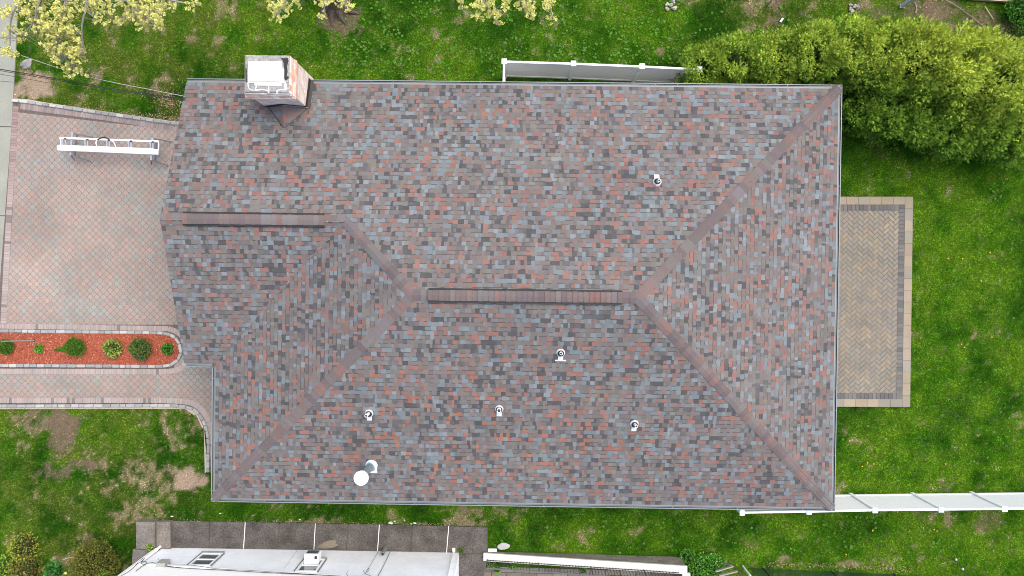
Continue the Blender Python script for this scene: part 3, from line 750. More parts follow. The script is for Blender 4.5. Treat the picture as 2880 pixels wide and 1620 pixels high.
def brick_face(mb, a, b, z0, z1, colf, bl=.21, bh=.072, proud=.004, out=(0, -1, 0)):
    a, b, o = Vector(a), Vector(b), Vector(out); L = (b - a).length; t = (b - a).normalized(); rows = max(1, round((z1 - z0) / bh)); h = (z1 - z0) / rows
    R = Matrix((t, o, Vector((0, 0, 1)))).transposed()
    for r in range(rows):
        s = -bl * (.5 if r % 2 else 0)
        while s < L:
            s0, s1 = max(0, s) + .004, min(L, s + bl) - .004
            if s1 - s0 > .02: mb.box(a + t * ((s0 + s1) / 2) + o * proud * .5 + Vector((0, 0, z0 + h * (r + .5))), (s1 - s0, proud, h - .010), m=R, col=colf())
            s += bl
ch = MB()
ch.prism([(cW, cS), (cE, cS), (cE, cN), (cW, cN)], -.05, 4.75, MORT)
brick_face(ch, (cW, cS, 0), (cE, cS, 0), 3.2, 4.74, brk, out=(0, -1, 0)); brick_face(ch, (cE, cS, 0), (cE, cN, 0), 3.0, 4.74, brk, out=(1, 0, 0))
brick_face(ch, (cE, cN, 0), (cW, cN, 0), 0, 4.74, brk, out=(0, 1, 0)); brick_face(ch, (cW, cN, 0), (cW, cS, 0), 0, 4.74, brk, out=(-1, 0, 0))
brick_face(ch, (cE, YT + .02, 0), (cE, cN, 0), 0, 3.0, brk, out=(1, 0, 0))
NC = 4
for k in range(NC):
    t = k / (NC - 1); z0 = 4.72 + k * .105; z1 = z0 + .103
    e, s, n_, w_ = bE + (crE + .012 - bE) * t, bS + (crS - .012 - bS) * t, bN + (crN + .012 - bN) * t, bW + (crW - .012 - bW) * t
    n_ = max(n_, crN - .02)
    ch.prism([(w_, s), (e, s), (e, n_), (w_, n_)], z0, z1, (.72, .63, .57), bottom=True)
    L_ = lambda: rnd.choice([brkR, brkR, brk])()
    # brick tops on the steps show from above
    for (a, b, o) in (((w_, s, 0), (e, s, 0), (0, -1, 0)), ((e, s, 0), (e, n_, 0), (1, 0, 0)), ((e, n_, 0), (w_, n_, 0), (0, 1, 0)), ((w_, n_, 0), (w_, s, 0), (-1, 0, 0))):
        bl = .20; A, B, o = Vector(a), Vector(b), Vector(o); L = (B - A).length; tt = (B - A).normalized(); R = Matrix((tt, o, Vector((0, 0, 1)))).transposed()
        q = -bl * (.5 if k % 2 else 0)
        while q < L:
            s0, s1 = max(0, q) + .006, min(L, q + bl) - .006
            if s1 - s0 > .03: ch.box(A + tt * ((s0 + s1) / 2) - o * .010 + Vector((0, 0, z0 + .052)), (s1 - s0, .044, .112), m=R, col=L_() if o.x > .5 or o.y > .5 else rnd.choice([brk, brk, brkR])())
            q += bl
ch_o = ch.build('chimney', M_V, house)
mb = MB(); mb.prism([(crW + .01, crS + .01), (crE - .01, crS + .01), (crE - .01, crN - .01), (crW + .01, crN - .01)], 5.1, zc + .03, inset=.03); mb.build('crown', M_CROWN, ch_o)
# white sheet cover wrapped on the flue
c0 = lz(697, 172, zc + .1); c1 = lz(790, 232, zc + .1)
mb = MB(); x0, y1, x1, y0 = c0[0], c0[1], c1[0], c1[1]
mb.prism([(x0 - .01, y0 - .01), (x1 + .01, y0 - .01), (x1 + .01, y1 + .01), (x0 - .01, y1 + .01)], zc + .02, zc + .07, inset=.01)
mb.prism([(x0 + .03, y0 + .03), (x1 - .03, y0 + .03), (x1 - .03, y1 - .03), (x0 + .03, y1 - .03)], zc + .06, zc + .15, inset=.012)
NX = 12; zs = {}
for i in range(NX + 1):
    for j in range(NX + 1):
        u, v_ = i / NX, j / NX; zs[i, j] = (x0 + .04 + (x1 - x0 - .08) * u, y0 + .04 + (y1 - y0 - .08) * v_, zc + .155 + .03 * math.sin(math.pi * u) * math.sin(math.pi * v_) + rnd.uniform(0, .006))
for i in range(NX):
    for j in range(NX): mb.face([zs[i, j], zs[i + 1, j], zs[i + 1, j + 1], zs[i, j + 1]])
mb.face([(x1 - .05, y0 + .0, zc + .06), (x1 + .08, y0 + .02, zc + .045), (x1 + .08, y0 + .45, zc + .045), (x1 - .04, y0 + .45, zc + .07)])
mb.box(((x0 + x1) / 2 + .1, y0 - .04, zc + .045), (1.0 * (x1 - x0) * .8, .09, .03))
mb.build('chimney_cover', M_WHITE, ch_o)
mb = MB()
def patch(mb, pts, z, th=.008): mb.prism(ccw([tuple(lz(a, b, z)[:2]) for a, b in pts]), z - .03, z + th)
tz = zc + .034
patch(mb, [(788, 162), (800, 164), (810, 163), (811, 172), (807, 185), (809, 200), (806, 214), (812, 216), (810, 222), (803, 226), (799, 219), (796, 217), (800, 210), (799, 195), (798, 178), (795, 170)], tz)
patch(mb, [(690, 190), (694, 194), (694, 232), (691, 230)], tz)
mb.build('tar_patch', M_BLACK, ch_o)
mb = MB()
for pth in ([(697, 233), (699, 247), (706, 253), (718, 254), (722, 236)], [(718, 254), (735, 252), (752, 254), (757, 262)], [(750, 234), (756, 244), (756, 260)], [(779, 254), (795, 252), (806, 253)], [(779, 254), (779, 264)], [(800, 228), (803, 236), (803, 246)]):
    mb.tube([Vector(lz(a, b, tz)) for a, b in pth], .014, 5)
mb.box(lz(803, 244, tz), (.07, .18, .02))
mb.build('sealant_line', M_WHITE, ch_o)
# dark flashing following the roof
mb = MB()
def zs_(y): return ZR(YT - y)
e = .012
mb.face([(cE + e, YT - .02, zs_(YT) + .01), (cE + e, cS - e, zs_(cS)), (cE + e, cS - e, zs_(cS) + .27), (cE + e, YT - .02, zs_(YT) + .30)][::-1])
mb.face([(cE + e + .09, YT - .05, zs_(YT) + .025), (cE + e + .09, cS - .06, zs_(cS) + .03), (cE + e, cS - e, zs_(cS) + .06), (cE + e, YT - .05, zs_(YT) + .06)][::-1])
cm = (cW + cE) / 2 - .02
mb.face([(cW - e, cS - e, zs_(cS)), (cm, cS - e, zs_(cS)), (cE + e, cS - e, zs_(cS)), (cE + e, cS - e, zs_(cS) + .22), (cm, cS - e, zs_(cS) + .50), (cW - e, cS - e, zs_(cS) + .18)])
mb.face([(cW - e, cS - e, zs_(cS) + .0), (cW - e, cS - e, zs_(cS) + .2), (cW - e, YT, zs_(YT) + .2), (cW - e, YT, zs_(YT))])
fl = mb.build('flashing', M_DARK, ch_o)
# cricket behind the chimney
mb = MB(); zc0 = zs_(cS); ap = Vector((cm + .03, cS - .78, zs_(cS - .78) + .012)); rdg = Vector((cm, cS - .012, zs_(cS - .78) + .02))
Lb, Rb = Vector((cW + .12, cS - .012, zc0 + .015)), Vector((cE + .02, cS - .012, zc0 + .015))
def strip(a0, a1, b0, b1, cols):
    n = len(cols)
    for i, c in enumerate(cols):
        mb.face([a0.lerp(a1, i / n), b0.lerp(b1, i / n), b0.lerp(b1, (i + 1) / n), a0.lerp(a1, (i + 1) / n)], jit(c, .1))
strip(rdg, ap, Lb, ap, [(.14, .118, .112), (.15, .158, .165), (.135, .112, .108), (.155, .12, .11)])
strip(rdg, ap, Rb, ap, [(.14, .115, .11), (.17, .112, .10), (.14, .122, .117), (.10, .09, .088)])
for i in range(4): 
    a, b = rdg.lerp(ap, i / 4.2), rdg.lerp(ap, (i + 1) / 4.2); c = [(.14, .113, .108), (.145, .115, .108), (.215, .112, .094), (.142, .114, .108)][i]
    hwid = .15 * (1 - i * .13); dz = Vector((0, 0, .016))
    for s in (-1, 1):
        q = [a + dz, b + dz, b + Vector((s * hwid * (.9 if i < 3 else .5), 0, -.05)) + dz, a + Vector((s * hwid, 0, -.05)) + dz]
        mb.face(q if s < 0 else q[::-1], c)
cr = mb.build('cricket', M_SH, roof_o)
mb = MB(); mb.tube([Lb + Vector((-.01, -.01, .005)), ap + Vector((-.02, 0, .004))], .012, 5); mb.tube([Rb + Vector((.01, -.01, .005)), ap + Vector((.02, 0, .004))], .010, 5); mb.build('valley_shade_line', M_DARK, cr)  # thin dark tubes paint in the shadow gap along both cricket edges
mb = MB(); mb.beam((cm, cS - .022, zc0 + .33), (cE + .05, cS - .03, zc0 + .10), .02, .05); mb.build('drip_edge', M_GUT, fl)

# plumbing vents ------------------------------------------------------
def zroof(x, y):
    d = min(YT - y, y - YB, XR - x, (x - XL) if (y < YG + max(0, x - XL)) else 99)
    return ZR(d)
def solve(px, py):
    z = 3.8
    for _ in range(12):
        p = lz(px, py, z); z = zroof(p[0], p[1])
    return Vector((p[0], p[1], z))
M_BOOT = mat('vent_flashing', (.66, .66, .66), rough=.5, namp=.06)
def vent(px, py, r=.043, h=.30, wide=False, south=True, lab=None):
    p = solve(px, py); s = -1 if south else 1
    sl = math.atan(RISE); Rm = Matrix.Rotation(sl if south else -sl, 3, 'X')
    mb = MB(); q = lambda x, y, z: p + Rm @ Vector((x, y * 1.0, z))
    w_ = .085
    mb.face([q(-w_, s * .07, .016), q(w_, s * .07, .016), q(w_, s * .27, .018), q(-w_, s * .27, .018)][::1 if s > 0 else -1])
    mb.box(q(0, s * .17, .014), (w_ * 2, .2, .012), m=Rm)
    if wide: mb.box(q(0, s * .27, .016), (.36, .045, .014), m=Rm)
    mb.lathe(p, [(.142, .012), (.128, .02), (.120, .045), (.122, .056), (.112, .058), (.108, .05)], 24, M=Rm, closed=False)
    b = mb.build('vent_boot', M_BOOT, house)
    mb = MB(); mb.lathe(p, [(.113, .05), (.105, .062), (.07, .08), (r + .012, .10), (r + .012, .12)], 22, M=Rm); mb.build('rubber_collar', M_BLACK, b)
    mb = MB(); mb.lathe(p, [(r, .0), (r, h), (r * .8, h), (r * .78, h - .12)], 16, closed=True); pp_ = mb.build('pipe', M_WHITE, b, smooth=False)
    mb = MB(); mb.lathe(p, [(r * .77, h - .03), (0.001, h - .03)], 12, closed=False); mb.build('pipe_hole', M_BLACK, pp_)
vent(1848, 512, .045, .36, south=False); vent(1577, 992, .05, .28, wide=True); vent(1038, 1162, .05, .46); vent(1404, 1150, .07, .32); vent(1784, 1192, .048, .42)
p = solve(1045, 1308)
mb = MB(); Rm = Matrix.Rotation(math.atan(RISE), 3, 'X')
mb.lathe(p, [(.21, .01), (.20, .05), (.17, .12), (.155, .16)], 26, M=Rm, closed=False)
mb.box(p + Rm @ Vector((.06, -.2, .016)), (.24, .2, .014), m=Rm)
fb = mb.build('flue_flashing', M_WHITE, house)
mb = MB(); mb.lathe(p, [(.155, .10), (.165, .19), (.12, .21)], 24, closed=False); mb.build('storm_collar', M_GALV, fb)
mb = MB(); mb.lathe(p, [(.125, 0), (.125, 1.45), (.15, 1.46), (.15, 1.5)], 24); mb.build('flue_pipe', M_GALV, fb)
mb = MB(); mb.lathe(p, [(.18, 1.50), (.235, 1.51), (.24, 1.54), (.235, 1.60), (.20, 1.625), (.0, 1.65)], 36); mb.build('flue_cap', M_WHITE, fb)
mb = MB(); mb.lathe(p, [(.215, 1.46), (.225, 1.505)], 36, closed=False); mb.build('cap_band', M_ALU, fb)
# nail-head flecks at the ridge ends
# ------------------------------------------------------------------ white fences
def fence(name, label, pts, h, ground_gap=.06, first_post=True, capw=.19, group='white vinyl privacy fences'):
    root = thing(name, loc_of(pts[0]), label, 'fence', group); o = Vector(loc_of(pts[0]))
    L = [Vector(loc_of(p)) - o for p in pts]
    for i, p in enumerate(L):
        mb = MB(); mb.box(p + Vector((0, 0, h / 2)), (.127, .127, h + .05)); po = mb.build('post', M_WHITE, root)
        mb = MB(); mb.box(p + Vector((0, 0, h + .04)), (capw, capw, .035))
        z = h + .057; q = capw / 2
        for a, b in (((-q, -q), (q, -q)), ((q, -q), (q, q)), ((q, q), (-q, q)), ((-q, q), (-q, -q))): mb.face([p + Vector((a[0], a[1], z)), p + Vector((b[0], b[1], z)), p + Vector((0, 0, z + .035))])
        mb.build('post_cap', M_WHITE, po)
    for a, b in zip(L[:-1], L[1:]):
        t = (b - a).normalized(); n = Vector((-t.y, t.x, 0)); A, B = a + t * .065, b - t * .065
        mb = MB(); W = (B - A).length; k = max(1, round(W / .15)); R = Matrix((t, n, Vector((0, 0, 1)))).transposed()
        for i in range(k):
            c = A + t * (W * (i + .5) / k) + Vector((0, 0, h / 2 + .03)); mb.box(c, (W / k - .008, .022, h - .12), m=R)
        mb.box((A + B) / 2 + Vector((0, 0, h / 2 + .03)), (W, .012, h - .12), m=R)
        pn = mb.build('panel', M_WHITE, root)
        mb = MB(); mb.beam(A + Vector((0, 0, h - .03)), B + Vector((0, 0, h - .03)), .07, .10); mb.build('top_rail', M_WHITE, pn)
        mb = MB(); mb.beam(A + Vector((0, 0, ground_gap + .07)), B + Vector((0, 0, ground_gap + .07)), .06, .12); mb.build('bottom_rail', M_WHITE, pn)
def G(px, py, z): v = at(px, py, z); return Vector((v.x, v.y, 0))
H = 1.83; hc = H + .06
A0 = G(1418, 172, hc); wallN = hw(loc(A0)[0] - .03, YT - .5)
fence('vinyl_fence', 'white vinyl fence north of the roof, running into the hedge', [wallN, A0, G(1613, 178, hc), G(1806, 186, hc), G(1968, 194, hc)], H)
fence('vinyl_fence', 'white vinyl fence at the south east corner of the roof', [G(2092, 1330, hc), G(2088, 1443, hc), G(2276, 1440, hc), G(2462, 1436, hc), G(2648, 1434, hc), G(2827, 1432, hc), G(3010, 1430, hc)], H)

# ------------------------------------------------------------------ foliage tools (numpy)
def rand_dirs(n):
    v = NR.normal(size=(n, 3)); return v / np.linalg.norm(v, axis=1)[:, None]
def fronds(P0, D, L, W, k=5, spread=.5, droop=.1):
    """k thin triangles per point, fanned around direction D"""
    n = len(P0); up = np.array([0, 0, 1.0]); S = np.cross(D, up); S /= (np.linalg.norm(S, axis=1)[:, None] + 1e-6)
    N2 = np.cross(S, D); roll = NR.uniform(-1.2, 1.2, n)[:, None]; S = S * np.cos(roll) + N2 * np.sin(roll)
    out = np.empty((n, k, 3, 3))
    for i in range(k):
        a = (i / (k - 1) - .5) * 2 * spread + NR.uniform(-.15, .15, n)
        d = D * np.cos(a)[:, None] + S * np.sin(a)[:, None]; d[:, 2] -= droop * abs(i / (k - 1) - .5)
        s = -D * np.sin(a)[:, None] + S * np.cos(a)[:, None]
        l = (L * NR.uniform(.6, 1.1, n) * (1 - .3 * abs(i / (k - 1) - .5) * 2))[:, None]; base = P0 + D * (L * .25 * NR.rand(n))[:, None] * (1 if i % 2 else 0)
        out[:, i, 0] = base - s * (W / 2)[:, None]; out[:, i, 1] = base + s * (W / 2)[:, None]; out[:, i, 2] = base + d * l
    return out.reshape(-1, 3)
def leaf_quads(C, D, L, W, curl=.2):
    """diamond leaves centred at C pointing D"""
    n = len(C); S = np.cross(D, rand_dirs(n)); S /= (np.linalg.norm(S, axis=1)[:, None] + 1e-6)
    out = np.empty((n, 4, 3)); out[:, 0] = C - D * (L * .5)[:, None]; out[:, 1] = C + S * (W * .5)[:, None] + D * (L * .05)[:, None]
    out[:, 2] = C + D * (L * .5)[:, None]; out[:, 3] = C - S * (W * .5)[:, None] + D * (L * .05)[:, None]
    return out.reshape(-1, 3)

# arborvitae ---------------------------------------------------------
def thuja(px, py, h, r, seed, label, yel=.5):
    base = G(px, py, 0); root = thing('arborvitae', loc_of(base), label, 'tree', 'arborvitae trees in the tall hedge')
    mb = MB(); lean = Vector((rnd.uniform(-.1, .1), rnd.uniform(-.1, .1), 0))
    mb.tube([(0, 0, -.1), (lean.x * .4, lean.y * .4, h * .4), (lean.x * .7, lean.y * .7, h * .68)], [.11, .08, .03], 8); mb.build('trunk', M_BARK, root)
    npl = int(26 + 19 * r * h); t = NR.rand(npl) ** .85; az = NR.uniform(0, 2 * np.pi, npl)
    prof = np.where(t < .5, .85 + .15 * t / .5, np.sqrt(np.clip(1 - ((t - .5) / .56) ** 2.2, 0, 1)))
    pr_ = r * prof * NR.uniform(.45, 1.0, npl)
    pc = np.stack([pr_ * np.cos(az), pr_ * np.sin(az), .25 + t * (h - .6)], -1); ps = NR.uniform(.18, .36, npl) * (.75 + .25 * r)
    pv = NR.uniform(.75, 1.25, npl); per = 92
    idx = np.repeat(np.arange(npl), per); n = len(idx)
    u = rand_dirs(n); u[:, 2] = np.abs(u[:, 2]) * 1.1 - .25; ox = np.stack([np.cos(az), np.sin(az), np.zeros(npl)], -1)[idx]
    u = u + ox * .45; u /= np.linalg.norm(u, axis=1)[:, None]
    s_ = NR.uniform(.35, 1.0, n); P0 = pc[idx] + u * (ps[idx] * s_)[:, None] * np.array([1, 1, 1.25])
    Dn = u + NR.normal(0, .3, (n, 3)); Dn[:, 2] += .35; Dn /= np.linalg.norm(Dn, axis=1)[:, None]
    k = 5; L = NR.uniform(.07, .17, n); W = NR.uniform(.014, .026, n)
    V = fronds(P0, Dn, L, W, k, .6)
    gcol = np.array([.125, .25, .026]); gy = np.array([.21, .34, .034]); yy = np.array([.42, .47, .055])
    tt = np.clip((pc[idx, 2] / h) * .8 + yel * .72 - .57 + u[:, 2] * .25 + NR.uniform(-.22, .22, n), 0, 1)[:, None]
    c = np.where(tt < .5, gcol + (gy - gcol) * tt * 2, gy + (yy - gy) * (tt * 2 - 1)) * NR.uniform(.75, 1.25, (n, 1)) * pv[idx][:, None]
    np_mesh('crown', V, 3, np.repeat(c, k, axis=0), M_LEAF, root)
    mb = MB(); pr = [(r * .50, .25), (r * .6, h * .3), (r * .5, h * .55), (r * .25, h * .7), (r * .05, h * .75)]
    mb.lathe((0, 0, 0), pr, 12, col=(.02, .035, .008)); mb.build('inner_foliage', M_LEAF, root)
HD = [(1948, 226, 2.5, .88, .45), (2028, 222, 3.0, 1.0, .55), (2112, 216, 3.5, 1.05, .62), (2198, 214, 3.9, 1.05, .62), (2276, 214, 4.2, 1.1, .66), (2356, 218, 4.4, 1.15, .7), (2445, 240, 4.6, 1.3, .8), (2522, 262, 4.8, 1.4, .85), (2600, 280, 4.8, 1.5, .85), (2690, 300, 4.7, 1.5, .8),
      (2385, 312, 2.6, 1.0, .2), (2440, 332, 2.8, 1.15, .2), (2510, 346, 2.9, 1.2, .22), (2585, 364, 3.0, 1.25, .25), (2660, 374, 3.0, 1.2, .28), (2740, 388, 3.0, 1.2, .36), (2815, 400, 3.0, 1.2, .42)]
ORD = ['westernmost', 'second', 'third', 'fourth', 'fifth', 'sixth', 'seventh', 'eighth', 'ninth', 'tenth']
for i, (a, b, h_, r_, yl) in enumerate(HD):
    lab = ('%s tall yellow-tipped arborvitae of the back row, counted from the fence end' % ORD[i]) if i < 10 else ('%s shorter green arborvitae of the lawn-side row, counted from the roof' % (['first'] + ORD[1:])[i - 10])
    if i == 0: lab = 'smallest arborvitae, where the hedge meets the end of the white fence'
    thuja(a, b, h_, r_, i + 1, lab, yl)

# maple trees ----------------------------------------------------------
def maple(root, blobs, limbs, seed, dens=1.0):
    """limbs: list of lists of (px,py,z); blobs: (px,py,rx,ry,z,n)"""
    o = Vector(root.location); pts = []
    for i, lb in enumerate(limbs):
        q = smooth_path([at(a, b, z) - o for a, b, z in lb], 2)
        mb = MB(); n = len(q); mb.tube(q, [.038 * (1 - .8 * k / n) + .006 for k in range(n)], 6); mb.build('branch', M_TWIG, root)
        pts += q[len(q) // 4:]
    A = np.array([tuple(p) for p in pts]); C = []
    for (px, py, rx, ry, z, n) in blobs:
        tw = MB()
        for _ in range(int(n * dens)):
            zz = z + rnd.uniform(-.6, .6); c = at(px + rnd.uniform(-rx, rx), py + rnd.uniform(-ry, ry), zz) - o
            cn = np.array(tuple(c)); d = np.linalg.norm(A - cn, axis=1); b = Vector(A[int(np.argmin(d))])
            if (c - b).length > 1.3: b = c + (b - c).normalized() * 1.0
            m = (b + c) / 2 + Vector((rnd.uniform(-.06, .06), rnd.uniform(-.06, .06), -.05))
            tw.tube([b, m, c], [.009, .006, .004], 4, cap=False)
            # cluster train along the twig end
            for _k in range(rnd.randint(2, 4)):
                C.append(tuple(c + Vector((rnd.gauss(0, .06), rnd.gauss(0, .06), rnd.gauss(0, .05)))))
        tw.build('twigs', M_TWIG, root)
    C = np.array(C); k = 16; n = len(C) * k
    cc = np.repeat(C, k, axis=0); dd = rand_dirs(n); dd[:, 2] = np.abs(dd[:, 2]) * .6; dd /= np.linalg.norm(dd, axis=1)[:, None]
    cc = cc + dd * NR.uniform(.01, .055, (n, 1)); V = leaf_quads(cc, dd, NR.uniform(.035, .075, n), NR.uniform(.03, .06, n))
    col = np.array([.62, .61, .19]) * NR.uniform(.62, 1.2, (n, 1)) * np.array([1, 1, 1]) + NR.uniform(-.03, .06, (n, 3)) * np.array([1, .6, .5])
    o_ = np_mesh('blossom', V, 4, np.clip(col, 0, 1), M_LEAF, root); return o_
tr_ = thing('maple_tree', loc_of(G(190, -330, 0)), 'yellow-green flowering maple reaching over the sidewalk in the top left corner', 'tree')
o = tr_.location
mb = MB(); mb.tube([(0, 0, -.1), (.05, 0, 2), (0, -.1, 4.5), (.05, -.3, 6.5)], [.42, .30, .26, .2], 12); mb.build('trunk', M_BARK, tr_)
maple(tr_, [(120, 18, 75, 28, 6, 62), (250, 14, 60, 22, 6, 34), (390, 28, 70, 32, 5.8, 60), (470, 12, 30, 16, 5.6, 10), (540, 12, 18, 12, 5.5, 5), (160, 70, 55, 28, 5.8, 52), (170, 110, 50, 30, 5.6, 48), (185, 150, 50, 22, 5.3, 42), (185, 182, 30, 10, 5.1, 9), (215, 205, 28, 12, 5.0, 12), (22, 30, 30, 30, 6, 12), (25, 100, 25, 30, 5.8, 5), (58, 102, 12, 14, 5.6, 7), (30, 148, 28, 14, 5.6, 9), (80, 55, 22, 30, 5.9, 10), (300, 60, 50, 15, 5.8, 9), (420, 70, 35, 14, 5.6, 14), (215, 140, 22, 20, 5.5, 8)],
      [[(215, -150, 6), (190, 0, 6.2), (160, 60, 6), (160, 120, 5.7), (185, 170, 5.3), (225, 205, 5.0)], [(260, -150, 6), (330, -20, 6.2), (390, 30, 5.9), (440, 75, 5.6)], [(300, -150, 6), (440, -10, 6), (500, 5, 5.8), (560, 15, 5.5)], [(150, -150, 6), (60, -10, 6.2), (25, 60, 6), (30, 150, 5.6)], [(180, -150, 6), (110, -10, 6.2), (100, 60, 6), (60, 100, 5.7)], [(200, -140, 6.4), (250, 0, 6.2), (225, 80, 5.9), (240, 150, 5.4)]], 1)
tb = G(948, 8, 0)
tr_ = thing('maple_tree', loc_of(tb), 'yellow-green flowering maple with a thick root flare at the top edge, left of centre', 'tree')
mb = MB(); mb.tube([(0, 0, -.1), (0, .03, .15), (.0, .1, .6), (0, .35, 2.5), (.1, .9, 5.0), (.2, 1.6, 6.6)], [.62, .46, .38, .33, .28, .22], 14)
for a in (-2.6, -1.9, -1.3, -.6, .3, 2.9): mb.tube([(math.cos(a) * .25, math.sin(a) * .25, .16), (math.cos(a) * .62, math.sin(a) * .62, .05), (math.cos(a + .15) * 1.0, math.sin(a + .15) * 1.0, -.03)], [.17, .10, .03], 8)
mb.build('trunk', M_BARK, tr_)
maple(tr_, [(790, 10, 42, 14, 6, 16), (780, 45, 12, 14, 5.7, 5), (812, 40, 10, 12, 5.7, 3), (770, 22, 14, 10, 5.8, 4), (840, 8, 10, 10, 5.8, 3), (905, 8, 24, 10, 6, 9), (912, 42, 7, 8, 5.8, 3), (965, 12, 14, 14, 5.8, 7), (985, 14, 6, 6, 5.8, 2), (1296, 12, 8, 16, 6, 6), (1360, 12, 26, 14, 6, 16), (1385, 42, 22, 14, 5.8, 11), (1402, 68, 6, 8, 5.6, 3), (1340, 45, 8, 8, 5.8, 4), (1425, 18, 8, 20, 5.8, 6), (1480, 12, 26, 14, 5.9, 13), (1498, 42, 14, 10, 5.7, 6), (1545, 20, 12, 18, 5.8, 7), (1552, 50, 8, 8, 5.6, 4)],
      [[(950, -180, 6.6), (880, -60, 6.3), (800, 0, 6), (780, 45, 5.7)], [(960, -180, 6.6), (940, -40, 6.3), (910, 10, 6), (915, 42, 5.8)], [(980, -180, 6.6), (990, -40, 6.2), (970, 10, 5.9)], [(1000, -180, 6.6), (1250, -130, 6.8), (1350, -20, 6.2), (1375, 30, 5.8), (1402, 70, 5.6)], [(1250, -130, 6.8), (1440, -60, 6.4), (1490, 10, 5.9), (1505, 45, 5.7)], [(1440, -60, 6.4), (1540, -10, 6.0), (1555, 50, 5.6)], [(1250, -130, 6.8), (1290, -20, 6.3), (1297, 25, 6)]], 2)

# shrubs --------------------------------------------------------------
def shrub(name, px, py, r, h, label, cat, cols, n=900, leaf=(.03, .05), style='leaf', z=.06, sq=(1, 1), group=None, core=(.02, .035, .01), tilt=0):
    b = G(px, py, z); b.z = z; root = thing(name, loc_of(b), label, cat, group)
    mb = MB(); 
    for _ in range(5):
        a = rnd.uniform(0, 6.28); mb.tube([(0, 0, -.04), (math.cos(a) * r * .3, math.sin(a) * r * .3, h * .5)], [.02, .008], 5)
    mb.build('stem', M_BARK, root)
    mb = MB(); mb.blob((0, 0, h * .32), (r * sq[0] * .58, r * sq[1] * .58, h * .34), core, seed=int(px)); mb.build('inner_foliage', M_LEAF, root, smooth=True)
    u = rand_dirs(n); u[:, 2] = np.abs(u[:, 2]) * 1.0 - .12; az = np.arctan2(u[:, 1], u[:, 0])
    lump = .82 + .4 * fbm(az * 2 + px, u[:, 2] * 2 + 5, .6, int(px), 2)
    s = NR.uniform(.72, 1.0, n)
    P0 = np.stack([u[:, 0] * r * sq[0], u[:, 1] * r * sq[1], u[:, 2] * h * .6], -1) * (lump * s)[:, None] + np.array([0, 0, h * .4])
    D = u * .5 + NR.normal(0, .6, (n, 3)); D[:, 2] = D[:, 2] * .55 + .12; D /= np.linalg.norm(D, axis=1)[:, None]
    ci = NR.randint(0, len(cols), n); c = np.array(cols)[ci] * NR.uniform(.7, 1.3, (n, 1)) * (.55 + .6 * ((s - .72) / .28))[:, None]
    L = NR.uniform(leaf[0], leaf[1], n)
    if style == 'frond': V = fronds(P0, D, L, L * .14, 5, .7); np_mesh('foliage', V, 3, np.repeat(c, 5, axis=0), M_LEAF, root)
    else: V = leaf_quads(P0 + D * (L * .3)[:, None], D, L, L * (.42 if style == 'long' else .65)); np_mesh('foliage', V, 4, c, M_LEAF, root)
    return root
GB = [(.055, .14, .015), (.09, .19, .02), (.04, .10, .012)]
shrub('dwarf_spruce', 26, 975, .30, .42, 'small dark round evergreen under the metal hook at the left edge of the mulch bed', 'shrub', GB, 1300, (.05, .08), 'frond')
shrub('bedding_plant', 113, 980, .17, .2, 'tiny bright green plant in the mulch, the smaller of the two leafy tufts', 'plant', [(.10, .32, .03), (.07, .22, .02), (.16, .38, .06)], 130, (.06, .09), 'leaf', core=(.03, .07, .01))
rt = shrub('cone_evergreen', 222, 974, .38, .62, 'pointed dark green evergreen, third plant from the left in the mulch bed', 'shrub', GB, 2300, (.05, .09), 'frond', sq=(1, .92))
n = 500; t = NR.rand(n); az = NR.uniform(0, 6.28, n); P0 = np.stack([-.22 - .26 * t + .10 * (1 - t) * np.cos(az), -.05 - .02 * t + .14 * (1 - t) * np.sin(az), .35 + .35 * t], -1)
D = np.stack([-.8 + .3 * np.cos(az), .3 * np.sin(az), np.full(n, .5)], -1); D /= np.linalg.norm(D, axis=1)[:, None]
np_mesh('leader', fronds(P0, D, np.full(n, .07), np.full(n, .01), 5, .6), 3, np.repeat(np.array(GB)[NR.randint(0, 3, n)], 5, axis=0), M_LEAF, rt)
shrub('variegated_shrub', 325, 978, .36, .45, 'light yellow-green shrub with long broad leaves in the mulch bed', 'shrub', [(.26, .36, .06), (.16, .27, .04), (.38, .42, .14), (.10, .18, .03)], 420, (.09, .14), 'long', core=(.03, .05, .012))
shrub('round_boxwood', 405, 979, .43, .6, 'largest rounded grey-green bush in the mulch bed', 'shrub', [(.08, .13, .03), (.13, .18, .045), (.055, .09, .025), (.10, .17, .04)], 2600, (.04, .07), 'leaf')
shrub('bedding_plant', 474, 981, .22, .25, 'low dark green leafy plant nearest the house end of the mulch bed', 'plant', [(.05, .20, .02), (.035, .12, .015), (.09, .28, .04)], 230, (.07, .10), 'leaf', core=(.02, .05, .01))
# shepherd hook leaning across the bed
mb = MB(); a, b = at(4, 960, 1.0), at(97, 958, .1); o = at(97, 958, .08)
mb.tube([a - o, (a * .6 + b * .4) - o, b - o], .022, 8); ho = mb.build('pole', M_GREYM); ho.location = o
ho.name = 'path_stake'; tag(ho, 'thin metal stake leaning over the leftmost bush in the mulch bed', 'garden stake')
mb = MB(); mb.box((0, 0, 0), (.05, .14, .03)); mb.box((0, .0, .03), (.04, .04, .05)); k_ = mb.build('foot', M_DARK, ho)
